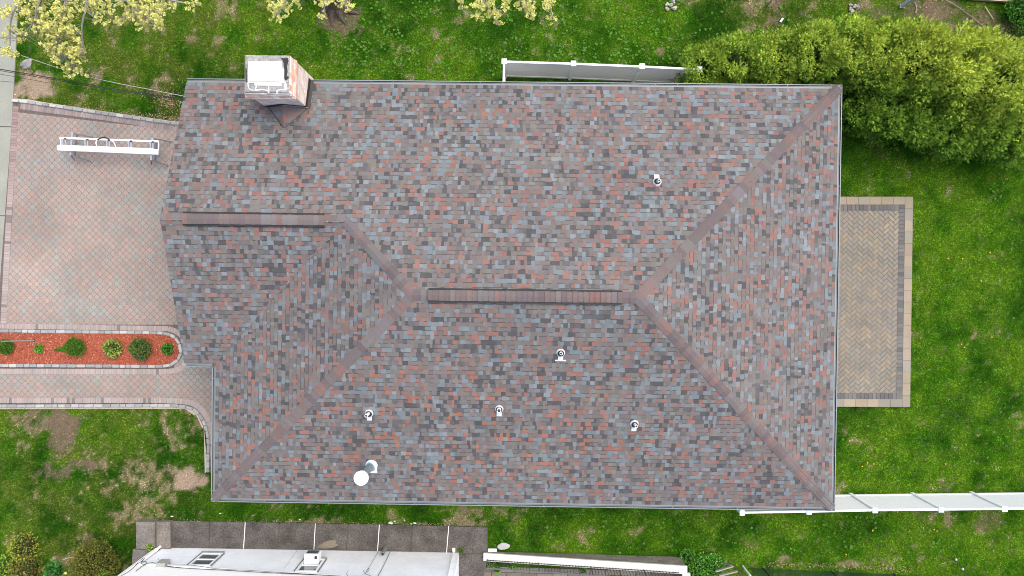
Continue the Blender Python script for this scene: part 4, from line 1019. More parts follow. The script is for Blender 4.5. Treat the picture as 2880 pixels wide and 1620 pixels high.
# bottom-left planting
shrub('yew_shrub', 288, 1576, .98, 1.15, 'large dark olive rounded yew beside the neighbour house steps', 'shrub', [(.085, .10, .018), (.12, .13, .02), (.05, .065, .014), (.17, .17, .03)], 6500, (.06, .11), 'frond', z=0, core=(.015, .018, .007))
shrub('leafy_seedling', 315, 1610, .33, .95, 'bright green leafy sucker in front of the dark yew', 'plant', [(.12, .36, .03), (.18, .44, .05)], 260, (.09, .13), 'long', z=0.2, core=(.03, .08, .01))
shrub('rose_shrub', 85, 1530, .62, .8, 'yellow-green shrub with reddish new leaves at the far lower left', 'shrub', [(.22, .26, .03), (.13, .20, .03), (.24, .16, .05), (.30, .34, .05)], 800, (.05, .09), 'leaf', z=0, core=(.03, .035, .01))
shrub('rose_shrub', 90, 1595, .72, .8, 'mottled olive and red leafed shrub below the yellow-green one', 'shrub', [(.16, .20, .03), (.10, .15, .02), (.22, .13, .05)], 1100, (.05, .09), 'leaf', z=0, core=(.03, .035, .01))
shrub('low_shrub', 28, 1590, .62, .5, 'bright lime green ground shrub in the lower left corner', 'shrub', [(.18, .34, .03), (.28, .38, .04), (.12, .26, .02)], 1100, (.05, .08), 'leaf', z=0, core=(.03, .05, .01))
shrub('peony_plant', 165, 1600, .42, .5, 'deep green leafy perennial beside the pale block', 'plant', [(.04, .17, .03), (.07, .25, .04)], 420, (.08, .13), 'long', z=0, core=(.015, .04, .01))
shrub('low_shrub', 205, 1622, .36, .4, 'olive plant with one yellow flower at the bottom edge', 'shrub', [(.14, .20, .03), (.20, .24, .03)], 420, (.06, .09), 'leaf', z=0, core=(.02, .03, .01))
shrub('ivy_shrub', 1985, 1592, .80, .7, 'bright green rambling bush at the end of the block wall', 'shrub', [(.06, .22, .02), (.10, .30, .03), (.04, .14, .015), (.14, .34, .05)], 3200, (.04, .08), 'leaf', z=0, sq=(.9, .8), core=(.012, .03, .01))
shrub('ivy_shrub', 1932, 1560, .30, .3, 'small green bush behind the corner of the block wall', 'shrub', [(.06, .22, .02), (.10, .30, .03)], 420, (.04, .07), 'leaf', z=0, core=(.012, .03, .01))
shrub('broadleaf_bush', 2862, 35, .75, .9, 'bright green leafy bush at the top right corner of the picture', 'shrub', [(.06, .22, .02), (.12, .32, .03), (.04, .14, .015)], 1900, (.05, .09), 'leaf', z=0, core=(.015, .03, .01))
shrub('broadleaf_bush', 2858, 112, .45, .6, 'small dark green bush below the bright corner bush', 'shrub', [(.05, .13, .02), (.07, .17, .02)], 600, (.05, .08), 'leaf', z=0, core=(.015, .025, .01))

# ------------------------------------------------------------------ metal brake on its stands
brk_o = at(164, 417, 0); root = thing('metal_brake', loc_of(brk_o), 'long white sheet metal bending brake lying across two stands on the driveway', 'sheet metal brake')
o = Vector(loc_of(brk_o)); zb = .98
pz = lambda px, py, z: at(px, py, z) - o
mb = MB(); A, B = pz(163, 419, zb), pz(446, 429, zb)
A, B = pz(163, 416, zb), pz(446, 428, zb)
t = (B - A).normalized(); nrm = Vector((-t.y, t.x, 0))
mb.beam(A, B, .19, .07)
mb.beam(A + Vector((0, 0, .045)) + nrm * .03, B + Vector((0, 0, .045)) + nrm * .03, .06, .03); mb.beam(A + Vector((0, 0, .042)) - nrm * .055, B + Vector((0, 0, .042)) - nrm * .055, .05, .02)
body = mb.build('bed', M_WHITE, root)
mb = MB(); mb.beam(pz(167, 409, zb + .03), pz(432, 419, zb + .03), .035, .05); mb.build('hinge_bar', M_WHITE, root)
mb = MB(); C, D_ = pz(168, 388, zb - .05), pz(446, 398, zb - .05); mb.beam(C, D_, .065, .06); mb.build('back_rail', M_WHITE, root)
for x in (171, 446):
    mb = MB(); y = 388 + (x - 168) * .036; mb.beam(pz(x, y, zb - .04), pz(x, y + 24, zb), .03, .04); mb.build('end_bar', M_WHITE, root)
for zx in (292, 738, 1178, 1615, 2053):
    x = 140 + zx / 7.155; y = 388 + (x - 168) * .036
    mb = MB(); mb.beam(pz(x - 4, y + 1, zb - .06), pz(x - 3, y + 22, zb + .0), .055, .04); mb.beam(pz(x + 4, y + 3, zb - .02), pz(x + 4, y + 23, zb + .03), .05, .05); ar = mb.build('hinge_arm', M_ALU, root)
    mb = MB(); mb.box(pz(x + 3, y + 2, zb - .0), (.06, .05, .06)); mb.build('clamp', M_BLACK, ar)
lp = [pz(272, 411, zb + .03), pz(269, 400, zb + .02), pz(274, 394, zb + .0)]; lb = [pz(274, 394, zb), pz(282, 388, zb + .01), pz(292, 386, zb + .02), pz(302, 389, zb + .02), pz(310, 395, zb + .01)]; lc = [pz(310, 395, zb), pz(320, 399, zb + .02), pz(325, 412, zb + .04)]
mb = MB(); mb.tube(smooth_path(lp, 2), .017, 8); mb.tube(smooth_path(lc, 2), .017, 8); hnd = mb.build('handle', M_WHITE, root)
mb = MB(); mb.tube(smooth_path(lb, 2), .022, 8); mb.build('grip', M_BLACK, hnd)
for (x, y) in ((209, 416), (393, 421)):
    mb = MB(); mb.box(pz(x, y - .0, zb + .04), (.06, .04, .01)); mb.build('latch', M_GREYM, root)
for lab, tp, bt, feet in (('folding metal stand under the street end of the white brake', (204, 374), (199, 436), ((222, 379), (262, 386), (256, 454), (209, 450))), ('folding metal stand under the house end of the white brake', (430, 388), (425, 450), ((448, 392), (480, 399), (472, 466), (426, 462)))):
    so = at(tp[0], tp[1], 0); st = thing('folding_stand', loc_of(so), lab, 'stand', 'stands carrying the metal brake'); so = Vector(loc_of(so)); q = lambda px, py, z: at(px, py, z) - so
    zz = zb - .13
    mb = MB(); mb.beam(q(tp[0], tp[1], zz), q(bt[0], bt[1], zz), .075, .05); mb.build('top_bar', M_ALU, st)
    mb = MB(); mb.beam(q(tp[0] + 9, tp[1] + 1, zz - .45), q(bt[0] + 9, bt[1] + 1, zz - .45), .05, .03); mb.beam(q(tp[0] + 13, tp[1] + 2, zz - .5), q(bt[0] + 13, bt[1] + 2, zz - .5), .02, .03); mb.build('cross_brace', M_GREYM, st)
    for a, b in ((tp, feet[1]), (bt, feet[2])):
        mb = MB(); mb.beam(q(a[0] + 1, a[1] + 1, zz), q(b[0], b[1], .06), .04, .035); mb.build('leg', M_GREYM, st)
    mb = MB(); mb.beam(q(bt[0], bt[1], zz), q(feet[3][0], feet[3][1], .3), .025, .02); mb.build('brace_foot', M_BLACK, st)

# ------------------------------------------------------------------ overhead wires to the gable
def wire(label, pts, r, m=M_WIRE, name='power_cable', sag=.0):
    P_ = [at(*p) for p in pts]; o = P_[0].copy(); mb = MB(); q = resample(smooth_path(P_, 3), .4)
    mb.tube([p - o for p in q], r, 5); ob = mb.build(name, m); ob.location = o; return tag(ob, label, 'cable', 'overhead wires to the house')
M_WW = mat('bare_wire', (.55, .55, .53), rough=.4, namp=.1)
z0 = 3.3
wire('uppermost overhead wire, running to the gable corner from the sidewalk', [(-150, 75, 6.4), (0, 134, 5.9), (55, 153, 5.6), (160, 192, 4.9), (300, 228, 4.2), (420, 250, 3.7), (520, 270, z0)], .009)
wire('bare bright wire twisted along the uppermost cable', [(60, 156, 5.6), (170, 194, 4.85), (300, 229, 4.2), (420, 251, 3.7), (520, 271, z0)], .008, M_WW)
wire('thick black overhead cable crossing the driveway corner', [(-150, 165, 6.4), (0, 195, 5.9), (100, 211, 5.3), (250, 238, 4.5), (400, 262, 3.8), (520, 278, z0)], .015)
wire('thick black cable just below its twin', [(-150, 170, 6.3), (0, 199, 5.8), (100, 215, 5.2), (250, 242, 4.4), (400, 266, 3.7), (520, 280, z0)], .010)
wire('thin black wire passing below the two thick cables', [(-150, 185, 6.3), (0, 208, 5.8), (60, 219, 5.4), (200, 245, 4.6), (400, 268, 3.8), (520, 282, z0)], .007)
wire('lowest thin wire over the sidewalk', [(-150, 218, 6.2), (0, 228, 5.8), (38, 231, 5.5)], .006)

# ------------------------------------------------------------------ small things in the lawn
def rock(name, px, py, size, label, cat, m, seed, z=0.0, group=None, amp=.14, rz=0):
    mb = MB(); mb.blob((0, 0, size[2] * .5), size, (1, 1, 1), seed=seed, amp=amp, seg=14, rings=8); ob = mb.build(name, m, smooth=False); ob.location = loc_of(G(px, py, z)); ob.rotation_euler = (0, 0, rz)
    ob.location.z = z; return tag(ob, label, cat, group)
M_ROCK = mat('grey_rock', (.27, .265, .26), rough=.95, namp=.25, nscale=8, bump=.6, bscale=14)
M_STUMP = mat('bleached_wood', (.50, .45, .40), rough=.95, namp=.3, nscale=14, bump=.7)
rock('rock', 76, 180, (.27, .15, .07), 'flat grey rock in the grass beside the sidewalk', 'rock', M_ROCK, 4, rz=.6)
mb = MB(); mb.box((0, 0, .03), (.13, .11, .012), rz=.1); ob = mb.build('paper_scrap', M_WHITE); ob.location = G(62, 41, 0); tag(ob, 'small white square card in the grass by the sidewalk', 'litter')
def stump(px, py, label, seed, k=7, sp=.12, m=M_STUMP):
    r = random.Random(seed); mb = MB()
    for _ in range(k):
        mb.blob((r.gauss(0, sp), r.gauss(0, sp * .8), .04), (r.uniform(.05, .1), r.uniform(.04, .09), r.uniform(.04, .09)), seed=r.randint(0, 99), amp=.2, seg=8, rings=6)
    ob = mb.build('tree_stump', m, smooth=False); ob.location = G(px, py, 0); tag(ob, label, 'tree stump', 'pale broken stumps in the grass')
stump(1893, 16, 'bleached broken stump in the grass right of the maple', 3, 9, .13)
stump(2402, 24, 'pale knobbly stump left of the tilted post', 5, 7, .11)
mb = MB(); mb.box((0, 0, .04), (.17, .07, .05)); mb.box((.05, 0, .075), (.05, .05, .03)); ob = mb.build('plastic_bottle', M_WHITE); ob.location = G(2197, 58, 0); ob.rotation_euler = (0, 0, 1.0); tag(ob, 'small white plastic piece lying in the grass above the hedge', 'litter')
p0 = G(2536, 18, 0); ob = thing('wooden_post', loc_of(p0), 'short weathered white post standing at the top edge above the hedge', 'post')
mb = MB(); mb.beam((0, 0, 0), (.12, .08, 1.15), .15, .13, up=(0, 1, 0)); mb.build('post', mat('weathered_white_paint', (.62, .62, .60), rough=.9, namp=.15), ob)
mb = MB(); mb.box((-.0, 0, .03), (.2, .16, .06)); mb.build('base', M_STUMP, ob)
ob = thing('timber_plank', loc_of(G(2800, 2, 0)), 'pale yellow lumber plank cut by the top edge near the right corner', 'plank')
mb = MB(); mb.beam((-1.6, .14, .1), (.55, -.03, .1), .16, .12); mb.build('board', M_PINE, ob)
mb = MB(); mb.beam((-1.2, .28, .17), (.5, .16, .17), .1, .06); mb.build('upper_board', M_PINE, ob)
def stick(pts, r, label, m=M_TWIG):
    P_ = [at(a, b, z) for a, b, z in pts]; o = P_[0].copy(); mb = MB(); mb.tube([p - o for p in smooth_path(P_, 2)], r, 6); ob = mb.build('fallen_branch', m); ob.location = o; tag(ob, label, 'fallen branch', 'fallen branches in the grass')
stick([(2720, 52, .06), (2716, 66, .08), (2703, 80, .06), (2699, 98, .05)], .025, 'curved grey branch between the hedge and the lumber plank', M_STUMP)
stick([(2770, 17, .05), (2782, 36, .06), (2794, 54, .05)], .014, 'straight thin pale stick near the top right corner', M_PINE)
stick([(2660, 0, .05), (2690, 16, .06), (2740, 52, .05), (2770, 78, .05)], .013, 'long dark twig lying left of the curved grey branch')
stick([(2572, 5, .06), (2578, 20, .07), (2576, 38, .05)], .02, 'brown twig right of the weathered post')
stick([(2160, 14, .12), (2166, 6, .2), (2176, -8, .3)], .03, 'dark broken branch poking in at the top edge above the hedge start', M_BARK)
# dandelions
me_src = None
for (a, b) in ((2785, 710), (2708, 728), (2667, 727), (2760, 790), (2705, 968), (2713, 977), (2790, 948), (2440, 1302), (2458, 1305), (2425, 1312), (2390, 1240), (2455, 1493), (2628, 1490), (2636, 1494), (2525, 1440), (2660, 1305), (1985, 1567), (2380, 1560)):
    p = G(a, b, .06); p.z = .05
    if me_src is None:
        mb = MB(); mb.lathe((0, 0, 0), [(.004, -.05), (.004, -.005), (.022, 0), (.024, .008), (.012, .014)], 10, col=(.75, .55, .03)); ob = mb.build('dandelion', mat('dandelion_yellow', (.78, .58, .04), rough=.7)); me_src = ob
    else:
        ob = me_src.copy(); COL.objects.link(ob)
    ob.location = p; tag(ob, 'tiny yellow dandelion flower in the lawn right of the house', 'flower', 'dandelions in the east lawn')

# ------------------------------------------------------------------ neighbour: path, steps, house
mb = MB(); zP = .05
top = [(478, 1466), (590, 1467.5), (690, 1469), (786, 1470.5), (887, 1472), (980, 1474), (1067, 1475.5), (1160, 1477.5), (1262, 1480), (1372, 1483.5)]
bot = [(478, 1541), (588, 1542), (685, 1542.5), (780, 1544), (883, 1545.5), (973, 1548), (1062, 1549), (1154, 1551.5), (1256, 1554), (1372, 1555)]
for i in range(len(top) - 1):
    g = 1.1 if i in (1, 3, 5, 7) else .9
    q = [at(top[i][0] + g, top[i][1], zP), at(top[i + 1][0] - g, top[i + 1][1], zP), at(bot[i + 1][0] - g, bot[i + 1][1], zP), at(bot[i][0] + g, bot[i][1], zP)]
    mb.prism(pl2(q), -.1, zP, inset=.006)
q = [at(1291, 1556.5, zP), at(1374, 1557.5, zP), at(1366, 1800, zP), at(1291, 1800, zP)]; mb.prism(pl2(q), -.1, zP - .004, inset=.006)
struct(mb.build('concrete_path', M_CONC))
mb = MB(); mb.prism(pl2(P((478, 1468), (1371, 1485), (1371, 1700), (478, 1700))), -.05, zP - .03); struct(mb.build('path_joint', M_JOINT))
mb = MB()
for i in (2, 4, 6, 8): mb.beam(at(top[i][0], top[i][1], zP - .006), at(bot[i][0], bot[i][1], zP - .006), .024, .02)
struct(mb.build('expansion_joint', M_WHITE))
mb = MB(); mb.prism(pl2(P((889, 1541), (897, 1534), (906, 1529), (914, 1524), (926, 1520), (938, 1519), (947, 1521), (944, 1528), (952, 1533), (938, 1540), (915, 1542), z=zP)), zP - .02, zP + .003, (.185, .16, .115)); struct(mb.build('spilled_sand', M_V))
st = thing('concrete_steps', loc_of(G(410, 1500, 0)), 'two worn concrete steps at the left end of the neighbour path', 'steps'); so = Vector(st.location)
for (x0, y0, x1, y1, zt_, nm) in ((382, 1468, 435, 1544, .34, 'upper_step'), (434, 1467, 479, 1543, .19, 'lower_step')):
    q = [at(x0, y0, zt_), at(x1, y0 + 1, zt_), at(x1, y1 + 1, zt_), at(x0, y1, zt_)]; q = [(p.x - so.x, p.y - so.y) for p in q]
    mb = MB(); mb.prism(ccw(q), -.1, zt_, inset=.012); mb.build(nm, M_STEP, st)
mb = MB(); so = at(373, 1546, .3); q = P((373, 1546), (436, 1546), (425, 1640), (366, 1640), z=.3); mb.prism(ccw([(p.x - so.x, p.y - so.y) for p in q]), -.1, .3, inset=.015)
ob = mb.build('concrete_block', M_STEP); ob.location = (so.x, so.y, 0); tag(ob, 'stained concrete block below the two steps, beside the yew', 'concrete block')

wA, wB = at(457, 1541, zP), at(1291, 1555, zP)
nh = thing('neighbour_house', (wA.x, wA.y, 0), 'white painted neighbouring house cut by the bottom edge', 'house', rz=math.atan2(wB.y - wA.y, wB.x - wA.x))
an = nh.rotation_euler[2]; LW = (Vector((wB.x, wB.y, 0)) - Vector((wA.x, wA.y, 0))).length
def nl(v): # world->neighbour frame
    d = Vector((v[0] - wA.x, v[1] - wA.y, v[2])); c, s = math.cos(an), math.sin(an); return Vector((c * d.x + s * d.y, -s * d.x + c * d.y, d.z))
def onwall(px, py, yoff=0.0):
    """point where the ray of a pixel meets the wall plane (local y = yoff)"""
    a, b = nl(at(px, py, 0)), nl(at(px, py, 3)); t = (yoff - a.y) / (b.y - a.y); return a + (b - a) * t
mb = MB(); mb.box((LW / 2, -4, 1.75), (LW, 8, 3.5)); mb.build('wall', M_WPAINT, nh)
# siding storey, boards lapped
zl, zr_ = onwall(430, 1589, .07).z, onwall(960, 1622, .07).z
xl_, xr_ = -.06, onwall(960, 1622, .07).x
sl_ = (zr_ - zl) / (xr_ - xl_)
mb = MB()
for k in range(9):
    za = lambda x: zl + sl_ * (x - xl_) + k * .115; X1 = min(LW + .02, (3.45 - k * .115 - zl) / sl_ + xl_)
    if X1 <= xl_ + .3: continue
    if k == 0: X1 = LW * .93
    y0, y1 = .085 + .0 * k, .066
    mb.face([(xl_, y0, za(xl_)), (X1, y0, za(X1)), (X1, y1, za(X1) + .118), (xl_, y1, za(xl_) + .118)][::-1])
    mb.face([(xl_, y0, za(xl_)), (xl_, 0.0, za(xl_)), (X1, 0.0, za(X1)), (X1, y0, za(X1))][::-1])
sd_ = mb.build('siding', M_CREAM, nh)
mb = MB(); mb.beam((xl_, .06, zl - .04), (LW * .93, .06, zl - .04 + sl_ * (LW * .93 - xl_)), .12, .09); mb.build('ledge', M_CREAM, sd_)
mb = MB(); mb.box((LW / 2, -4, 3.6), (LW + .3, 8.3, .2)); mb.build('roof', M_WHITE, nh)
def nwindow(c4, ac=False):
    q = [onwall(*p) for p in c4]; x0 = min(p.x for p in q[:2]); x1 = max(p.x for p in q[:2]); z0 = (q[0].z + q[1].z) / 2; z1 = z0 + 1.15
    mb = MB(); W = x1 - x0; f = .085
    for a, b, c, d in ((x0, z0, x1, z0 + f), (x0, z1 - f, x1, z1), (x0, z0 + f, x0 + f, z1 - f), (x1 - f, z0 + f, x1, z1 - f), (x0 + f, (z0 + z1) / 2 - .02, x1 - f, (z0 + z1) / 2 + .03)):
        mb.box(((a + c) / 2, .02, (b + d) / 2), (c - a, .05, d - b))
    wf = mb.build('window', M_WHITE, nh)
    mb = MB(); mb.box(((x0 + x1) / 2, .012, (z0 + z1) / 2), (W - .1, .01, z1 - z0 - .1)); mb.build('pane', M_GLASS, wf)
    mb = MB(); mb.box(((x0 + x1) / 2, .05, z0 - .02), (W + .06, .10, .03)); mb.build('sill', M_GUT, wf)
    mb = MB(); mb.box((x0 - .03, .03, (z0 + z1) / 2), (.03, .045, z1 - z0)); mb.box((x1 + .03, .03, (z0 + z1) / 2), (.03, .045, z1 - z0)); mb.build('casing', M_GUT, wf)
    return x0, x1, z0, z1
nwindow([(569, 1557), (628, 1559)])
x0, x1, z0, z1 = nwindow([(858, 1572), (915, 1576)])
c = nh.matrix_basis @ Vector(((x0 + x1) / 2 - .02, .16, z0 + .24))
ac = thing('air_conditioner', (c.x, c.y, c.z), 'white window air conditioner in the neighbour wall', 'air conditioner', rz=an)
mb = MB(); mb.box((0, 0, 0), (.54, .46, .40)); mb.build('case', M_WHITE, ac)
mb = MB(); mb.box((0, .232, 0), (.44, .01, .30)); gr = mb.build('rear_grille', M_GREYM, ac)
mb = MB()
for k in range(7): mb.box((0, .24, -.12 + k * .04), (.42, .008, .008))
mb.build('grille_bar', M_BLACK, gr)
mb = MB(); mb.box((.17, .1, .202), (.10, .12, .006)); mb.build('side_vent', M_BLACK, ac)
# downspouts, pipe, meter box
mb = MB(); mb.tube([(-.02, .10, .03), (-.02, .10, .5)], .055, 10); mb.tube([(-.02, .07, .45), (-.02, .06, 3.4)], .07, 4); mb.build('downspout', M_WHITE, nh)
mb = MB(); mb.tube([(-.17, .05, .3), (-.17, .05, 3.4)], .03, 8); mb.build('conduit', M_WHITE, nh)
p = onwall(1275, 1556, .06); mb = MB(); mb.tube([(p.x, .14, .05), (p.x, .08, .15), (p.x + .0, .06, 3.4)], .028, 8); mb.build('downspout', M_WHITE, nh)
mb = MB(); mb.box((p.x, .12, .07), (.12, .16, .08)); mb.build('drain_boot', M_STUCCO, nh)
p = onwall(1083, 1546, .1); mb = MB(); mb.lathe((p.x, .14, .0), [(.075, 0), (.075, .62), (.055, .62), (.05, .5)], 18); pq = mb.build('vent_pipe', M_GUTL, nh); mb = MB(); mb.lathe((p.x, .14, .0), [(.05, .60), (.001, .60)], 12, closed=False); mb.build('pipe_hole', M_BLACK, pq)
p = onwall(463, 1584, .1); mb = MB(); mb.box((p.x, .12, p.z + .1), (.34, .2, .40)); mb.build('meter_box', mat('meter_grey', (.42, .43, .39), rough=.6, namp=.08), nh)
def nwire(pts, r=.008, nm='cable', off=.12):
    P_ = [onwall(a, b, off) for a, b in pts]; mb = MB(); mb.tube(smooth_path(P_, 3), r, 5); mb.build(nm, M_WIRE, nh)
nwire([(382, 1606), (402, 1590), (430, 1580), (455, 1592), (520, 1598), (640, 1604), (760, 1611), (900, 1617), (990, 1622), (1040, 1622)], .011)
nwire([(440, 1586), (480, 1590), (540, 1588), (600, 1600), (700, 1604), (820, 1612), (960, 1620)], .008)
nwire([(445, 1571), (452, 1582), (462, 1590), (500, 1596), (560, 1600)], .007)
nwire([(340, 1620), (370, 1603), (398, 1572), (408, 1568), (400, 1578), (384, 1588)], .010)
a_ = [(405 + 8 * math.cos(t), 1583 + 5 * math.sin(t)) for t in [i * .6 for i in range(23)]]; nwire(a_, .009)
nwire([(1063, 1552), (1050, 1575), (1035, 1600), (1027, 1612), (1040, 1603), (1036, 1596), (1026, 1616)], .007); nwire([(1022, 1604), (1026, 1614), (1040, 1618), (1046, 1622)], .007); nwire([(1006, 1640), (972, 1618), (980, 1604)], .007)
nwire([(1098, 1550), (1080, 1590), (1062, 1622)], .009, off=.012); nwire([(838, 1543 + 2), (800, 1598)], .003, off=.004)
# garden wall with coping and railing
zl_, zr2 = .25, .95
A, B = at(1362, 1567, zl_), at(1931, 1604, zr2); wt = (Vector((B.x, B.y, 0)) - Vector((A.x, A.y, 0))); LL = wt.length; aw = math.atan2(wt.y, wt.x)
gw = thing('garden_wall', (A.x, A.y, 0), 'grey block wall with cream coping beyond the path end', 'wall', rz=aw)
mb = MB(); bl = .40; 
for r in range(5):
    q = -bl * (.5 if r % 2 else 0)
    while q < LL:
        s0, s1 = max(0, q) + .005, min(LL, q + bl) - .005; ztop = zl_ + (zr2 - zl_) * (s0 + s1) / 2 / LL - .06; z0 = r * .19; z1 = min(z0 + .182, ztop)
        if s1 - s0 > .05 and z1 > z0 + .02: mb.box(((s0 + s1) / 2, 0, (z0 + z1) / 2), (s1 - s0, .26, z1 - z0), col=jit((.225, .21, .18), .16))
        q += bl
mb.build('block_course', M_V, gw)
mb = MB(); mb.beam((0, 0, zl_ / 2 - .05), (LL, 0, zr2 / 2 - .1), .25, .1, (.07, .065, .06)); mb.face([(0.01, .122, 0), (LL - .01, .122, 0), (LL - .01, .122, zr2 - .08), (0.01, .122, zl_ - .06)][::-1], (.06, .055, .05)); mb.build('mortar', M_V, gw)
mb = MB(); mb.beam((-.03, 0, zl_ - .04), (LL + .03, 0, zr2 - .04), .31, .08); mb.beam((LL - .0, -.12, zr2 - .04), (LL + .0, -1.6, zr2 - .04), .30, .081); mb.build('coping', M_STUCCO, gw)
mb = MB(); mb.box((LL, -.9, .4), (.26, 1.5, .8), col=(.21, .20, .175)); mb.build('return_block', M_V, gw)
ra = thing('iron_railing', (A.x, A.y, 0), 'black iron railing standing on the cream coping', 'railing', rz=aw)
zt2 = lambda s: zl_ + (zr2 - zl_) * s / LL; hh = .80; yo = -.09
mb = MB(); mb.beam((.12, yo, zt2(.12) + .06), (LL - .3, yo, zt2(LL - .3) + .06), .022, .022); mb.build('bottom_rail', M_IRON, ra)
mb = MB(); mb.beam((.12, yo, zt2(.12) + hh), (LL - .3, yo, zt2(LL - .3) + hh), .055, .03); mb.build('top_rail', mat('weathered_iron', (.13, .125, .12), rough=.7, namp=.2), ra)
nb_ = int((LL - .42) / .118)
for i in range(nb_ + 1):
    s = .12 + (LL - .42) * i / nb_; po = i % 17 == 0
    mb = MB(); mb.beam((s, yo, zt2(s)), (s, yo, zt2(s) + hh), .034 if po else .014, .034 if po else .014, up=(0, 1, 0)); mb.build('post' if po else 'baluster', M_IRON, ra)
# area behind the wall: paving and kerb
def nearbox(name, px, py, size, m, label, cat, z=0, rz=0, group=None):
    mb = MB(); mb.box((0, 0, size[2] / 2), size); ob = mb.build(name, m); p = G(px, py, z); ob.location = (p.x, p.y, z); ob.rotation_euler = (0, 0, rz); return tag(ob, label, cat, group)
mb = MB(); yy0 = -.45
for r in range(5):
    q = -.3 * (r % 2)
    while q < LL:
        s0, s1 = max(0, q) + .008, min(LL, q + .6) - .008
        if s1 - s0 > .1: mb.prism(ccw([(s0, yy0 - r * .22), (s1, yy0 - r * .22), (s1, yy0 - .205 - r * .22), (s0, yy0 - .205 - r * .22)]), 0, .06, jit((.13, .12, .10), .3), inset=.006)
        q += .6
ob = mb.build('rear_paving', M_V); ob.location = (A.x, A.y, 0); ob.rotation_euler = (0, 0, aw); struct(ob)
nearbox('downspout_extension', 1385, 1546, (.34, .12, .09), M_WHITE, 'short white downspout piece at the corner of the concrete path', 'drain pipe')
rock('stepping_stone', 1416, 1536, (.26, .14, .035), 'pale flat stone in the grass beside the path corner', 'stone', mat('pale_stone', (.46, .46, .44), rough=.95, namp=.1), 9, amp=.08)
shrub('weed_tuft', 1296, 1547, .12, .1, 'small weed growing at the corner of the neighbour path', 'plant', [(.08, .16, .02), (.12, .2, .03)], 90, (.04, .07), 'long', z=.05)
shrub('weed_tuft', 427, 1540, .16, .2, 'bright green weed growing beside the concrete steps', 'plant', [(.26, .42, .03), (.18, .32, .03)], 70, (.06, .1), 'leaf', z=.3)
for i, (a, b) in enumerate(((1384, 1585), (1398, 1600), (1440, 1590), (1640, 1604))):
    shrub('weed_tuft', a, b, .16, .18, ['weed clump by the first baluster', 'weed clump below the first baluster', 'weed clump left of the second railing post', 'weed clump behind the middle of the railing'][i], 'plant', [(.10, .24, .03), (.16, .3, .05)], 120, (.05, .08), 'long', z=0.05)
# broken white stones along the path
for i, (a, b, s_) in enumerate(((1099, 1470, .09), (1110, 1466, .045), (1138, 1464, .035), (1167, 1471, .055), (1157, 1473, .035), (843, 1461, .04), (484, 1452, .05), (620, 1444, .04))):
    rock('white_stone', a, b, (s_, s_ * .6, s_ * .5), ['largest white stone in the grass above the neighbour path', 'small white chip right of the largest stone', 'small white chip in the straw grass above the path', 'round white stone further right along the path edge', 'tiny chip left of the round white stone', 'tiny white stone above the second white joint', 'white stone above the concrete steps', 'white chip in the grass above the first white joint'][i], 'stone', mat('white_rubble', (.75, .74, .68), rough=.9), 20 + i, z=.02, group='white stones beside the neighbour path')
# wooden frame and posts at lower right
wf = thing('wooden_trellis', loc_of(G(2040, 1608, 0)), 'weathered wooden slatted frame leaning beside the green bush', 'trellis'); so = Vector(wf.location); q = lambda px, py, z: at(px, py, z) - so
for (a, b, c, d, zz) in ((2012, 1607, 2062, 1592, .75), (2022, 1619, 2074, 1606, .85), (2034, 1632, 2086, 1620, .95)):
    mb = MB(); mb.beam(q(a, b, zz), q(c, d, zz), .045, .1); mb.build('slat', M_WOOD, wf)
mb = MB(); mb.beam(q(2048, 1580, .3), q(2092, 1625, 1.1), .07, .08); mb.build('stile', mat('dark_wood', (.13, .10, .075), rough=.9, namp=.2), wf)
mb = MB(); mb.beam(q(2030, 1582, .2), q(2056, 1590, .72), .04, .04); mb.build('back_stile', M_WOOD, wf)
mb = MB(); mb.beam((0, 0, 0), (.0, -.0, .9), .05, .05, up=(0, 1, 0)); ob = mb.build('marker_post', M_WHITE); p = G(2089, 1592, 0); ob.location = (p.x, p.y, 0); tag(ob, 'short white post between the wooden frame and the green mesh fence', 'post')
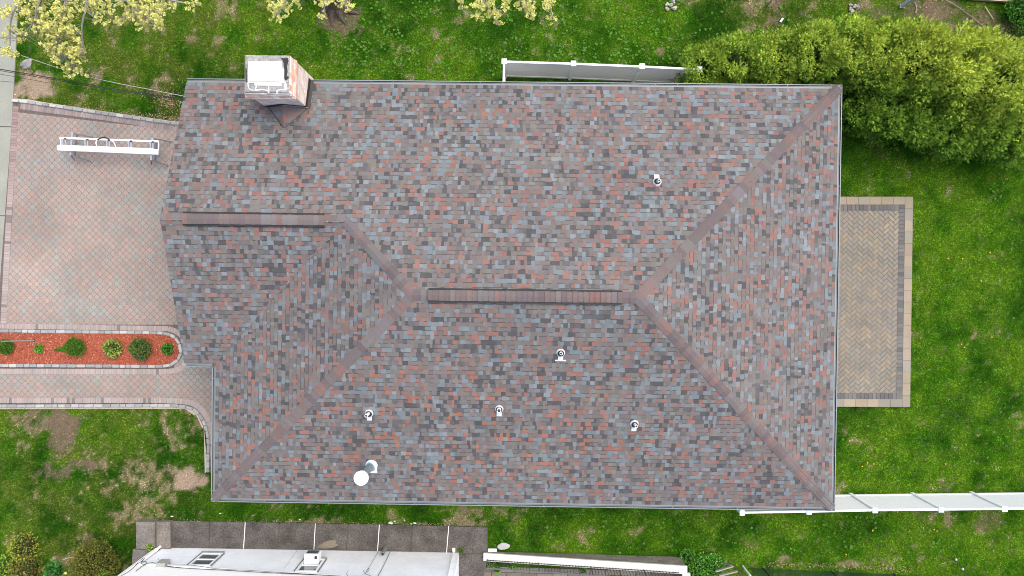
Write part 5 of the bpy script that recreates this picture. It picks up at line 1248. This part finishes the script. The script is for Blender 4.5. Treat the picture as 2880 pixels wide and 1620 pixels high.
# chain link fence
f0, f1 = at(2106, 1596, 0), at(2716, 1624, 0); fv = (f1 - f0); FL = fv.length; fa = math.atan2(fv.y, fv.x)
cf = thing('chain_link_fence', (f0.x, f0.y, 0), 'dark green chain link fence along the bottom right lawn edge', 'fence', rz=fa)
for s in (.55, 3.25, 5.7, 8.1):
    mb = MB(); mb.tube([(s, 0, 0), (s, 0, 1.32)], .03, 8); po = mb.build('post', M_BLACK, cf); mb = MB(); mb.lathe((s, 0, 1.3), [(.035, 0), (.035, .04), (.01, .06)], 8); mb.build('post_cap', M_GREYM, po)
M_MESH = mat('green_vinyl_wire', (.02, .055, .03), rough=.6, namp=.1)
mb = MB(); k = 0; s = -1.2
while s < FL:
    for dx in (1.2, -1.2):
        a, b = (s if dx > 0 else s + 1.2), (s + 1.2 if dx > 0 else s)
        za, zb_ = .03, 1.23; x0_, x1_ = a, b
        if x0_ < 0: t = -x0_ / (x1_ - x0_) if x1_ != x0_ else 0; za = za + (zb_ - za) * t; x0_ = 0
        if x1_ < 0: t = x0_ / (x0_ - x1_); zb_ = za + (zb_ - za) * t; x1_ = 0
        if abs(x1_ - x0_) > .02: mb.beam((x0_, 0, za), (x1_, 0, zb_), .005, .005, up=(0, 1, 0))
    s += .06
mb.build('wire_mesh', M_MESH, cf)
mb = MB(); mb.tube([(0, 0, 1.25), (FL, 0, 1.25)], .02, 8); mb.build('top_rail', M_BLACK, cf)
# stake with pale caps
sk = thing('garden_stake', loc_of(G(2689, 1574, 0)), 'thin dark stake with two pale round caps near the green fence end', 'stake'); so = Vector(sk.location)
a, b = at(2689, 1574, .08) - so, at(2722, 1622, .5) - so; mb = MB(); mb.tube([a, b], .014, 6); mb.build('rod', M_BLACK, sk)
for (pxx, pyy, zz) in ((2689, 1574, .1), (2708, 1601, .32)):
    mb = MB(); mb.blob(at(pxx, pyy, zz) - so, (.05, .055, .04), seed=3, amp=.03, seg=10, rings=6); mb.build('cap', M_ALU, sk)
# lower-left garden bits
nearbox('garden_block', 157, 1571, (.15, .2, .14), mat('tan_block', (.36, .25, .16), rough=.9, namp=.15), 'small tan block between the shrubs at the lower left', 'block', rz=-.2)
rock('garden_ornament', 211, 1574, (.075, .13, .12), 'small red ornament standing left of the dark yew', 'ornament', mat('red_glaze', (.42, .07, .04), rough=.5, namp=.2), 8, z=.02)
stick([(176, 1574, .1), (195, 1568, .14), (220, 1566, .14), (240, 1560, .1)], .014, 'pale dry stick behind the red ornament', M_STUMP)
mb = MB(); mb.blob((0, 0, 0), (.05, .05, .04), seed=2, amp=.2, seg=8, rings=5); ob = mb.build('daffodil', mat('flower_yellow', (.85, .78, .25), rough=.6)); p = at(185, 1612, .42); ob.location = p; tag(ob, 'single pale yellow flower at the bottom left', 'flower')
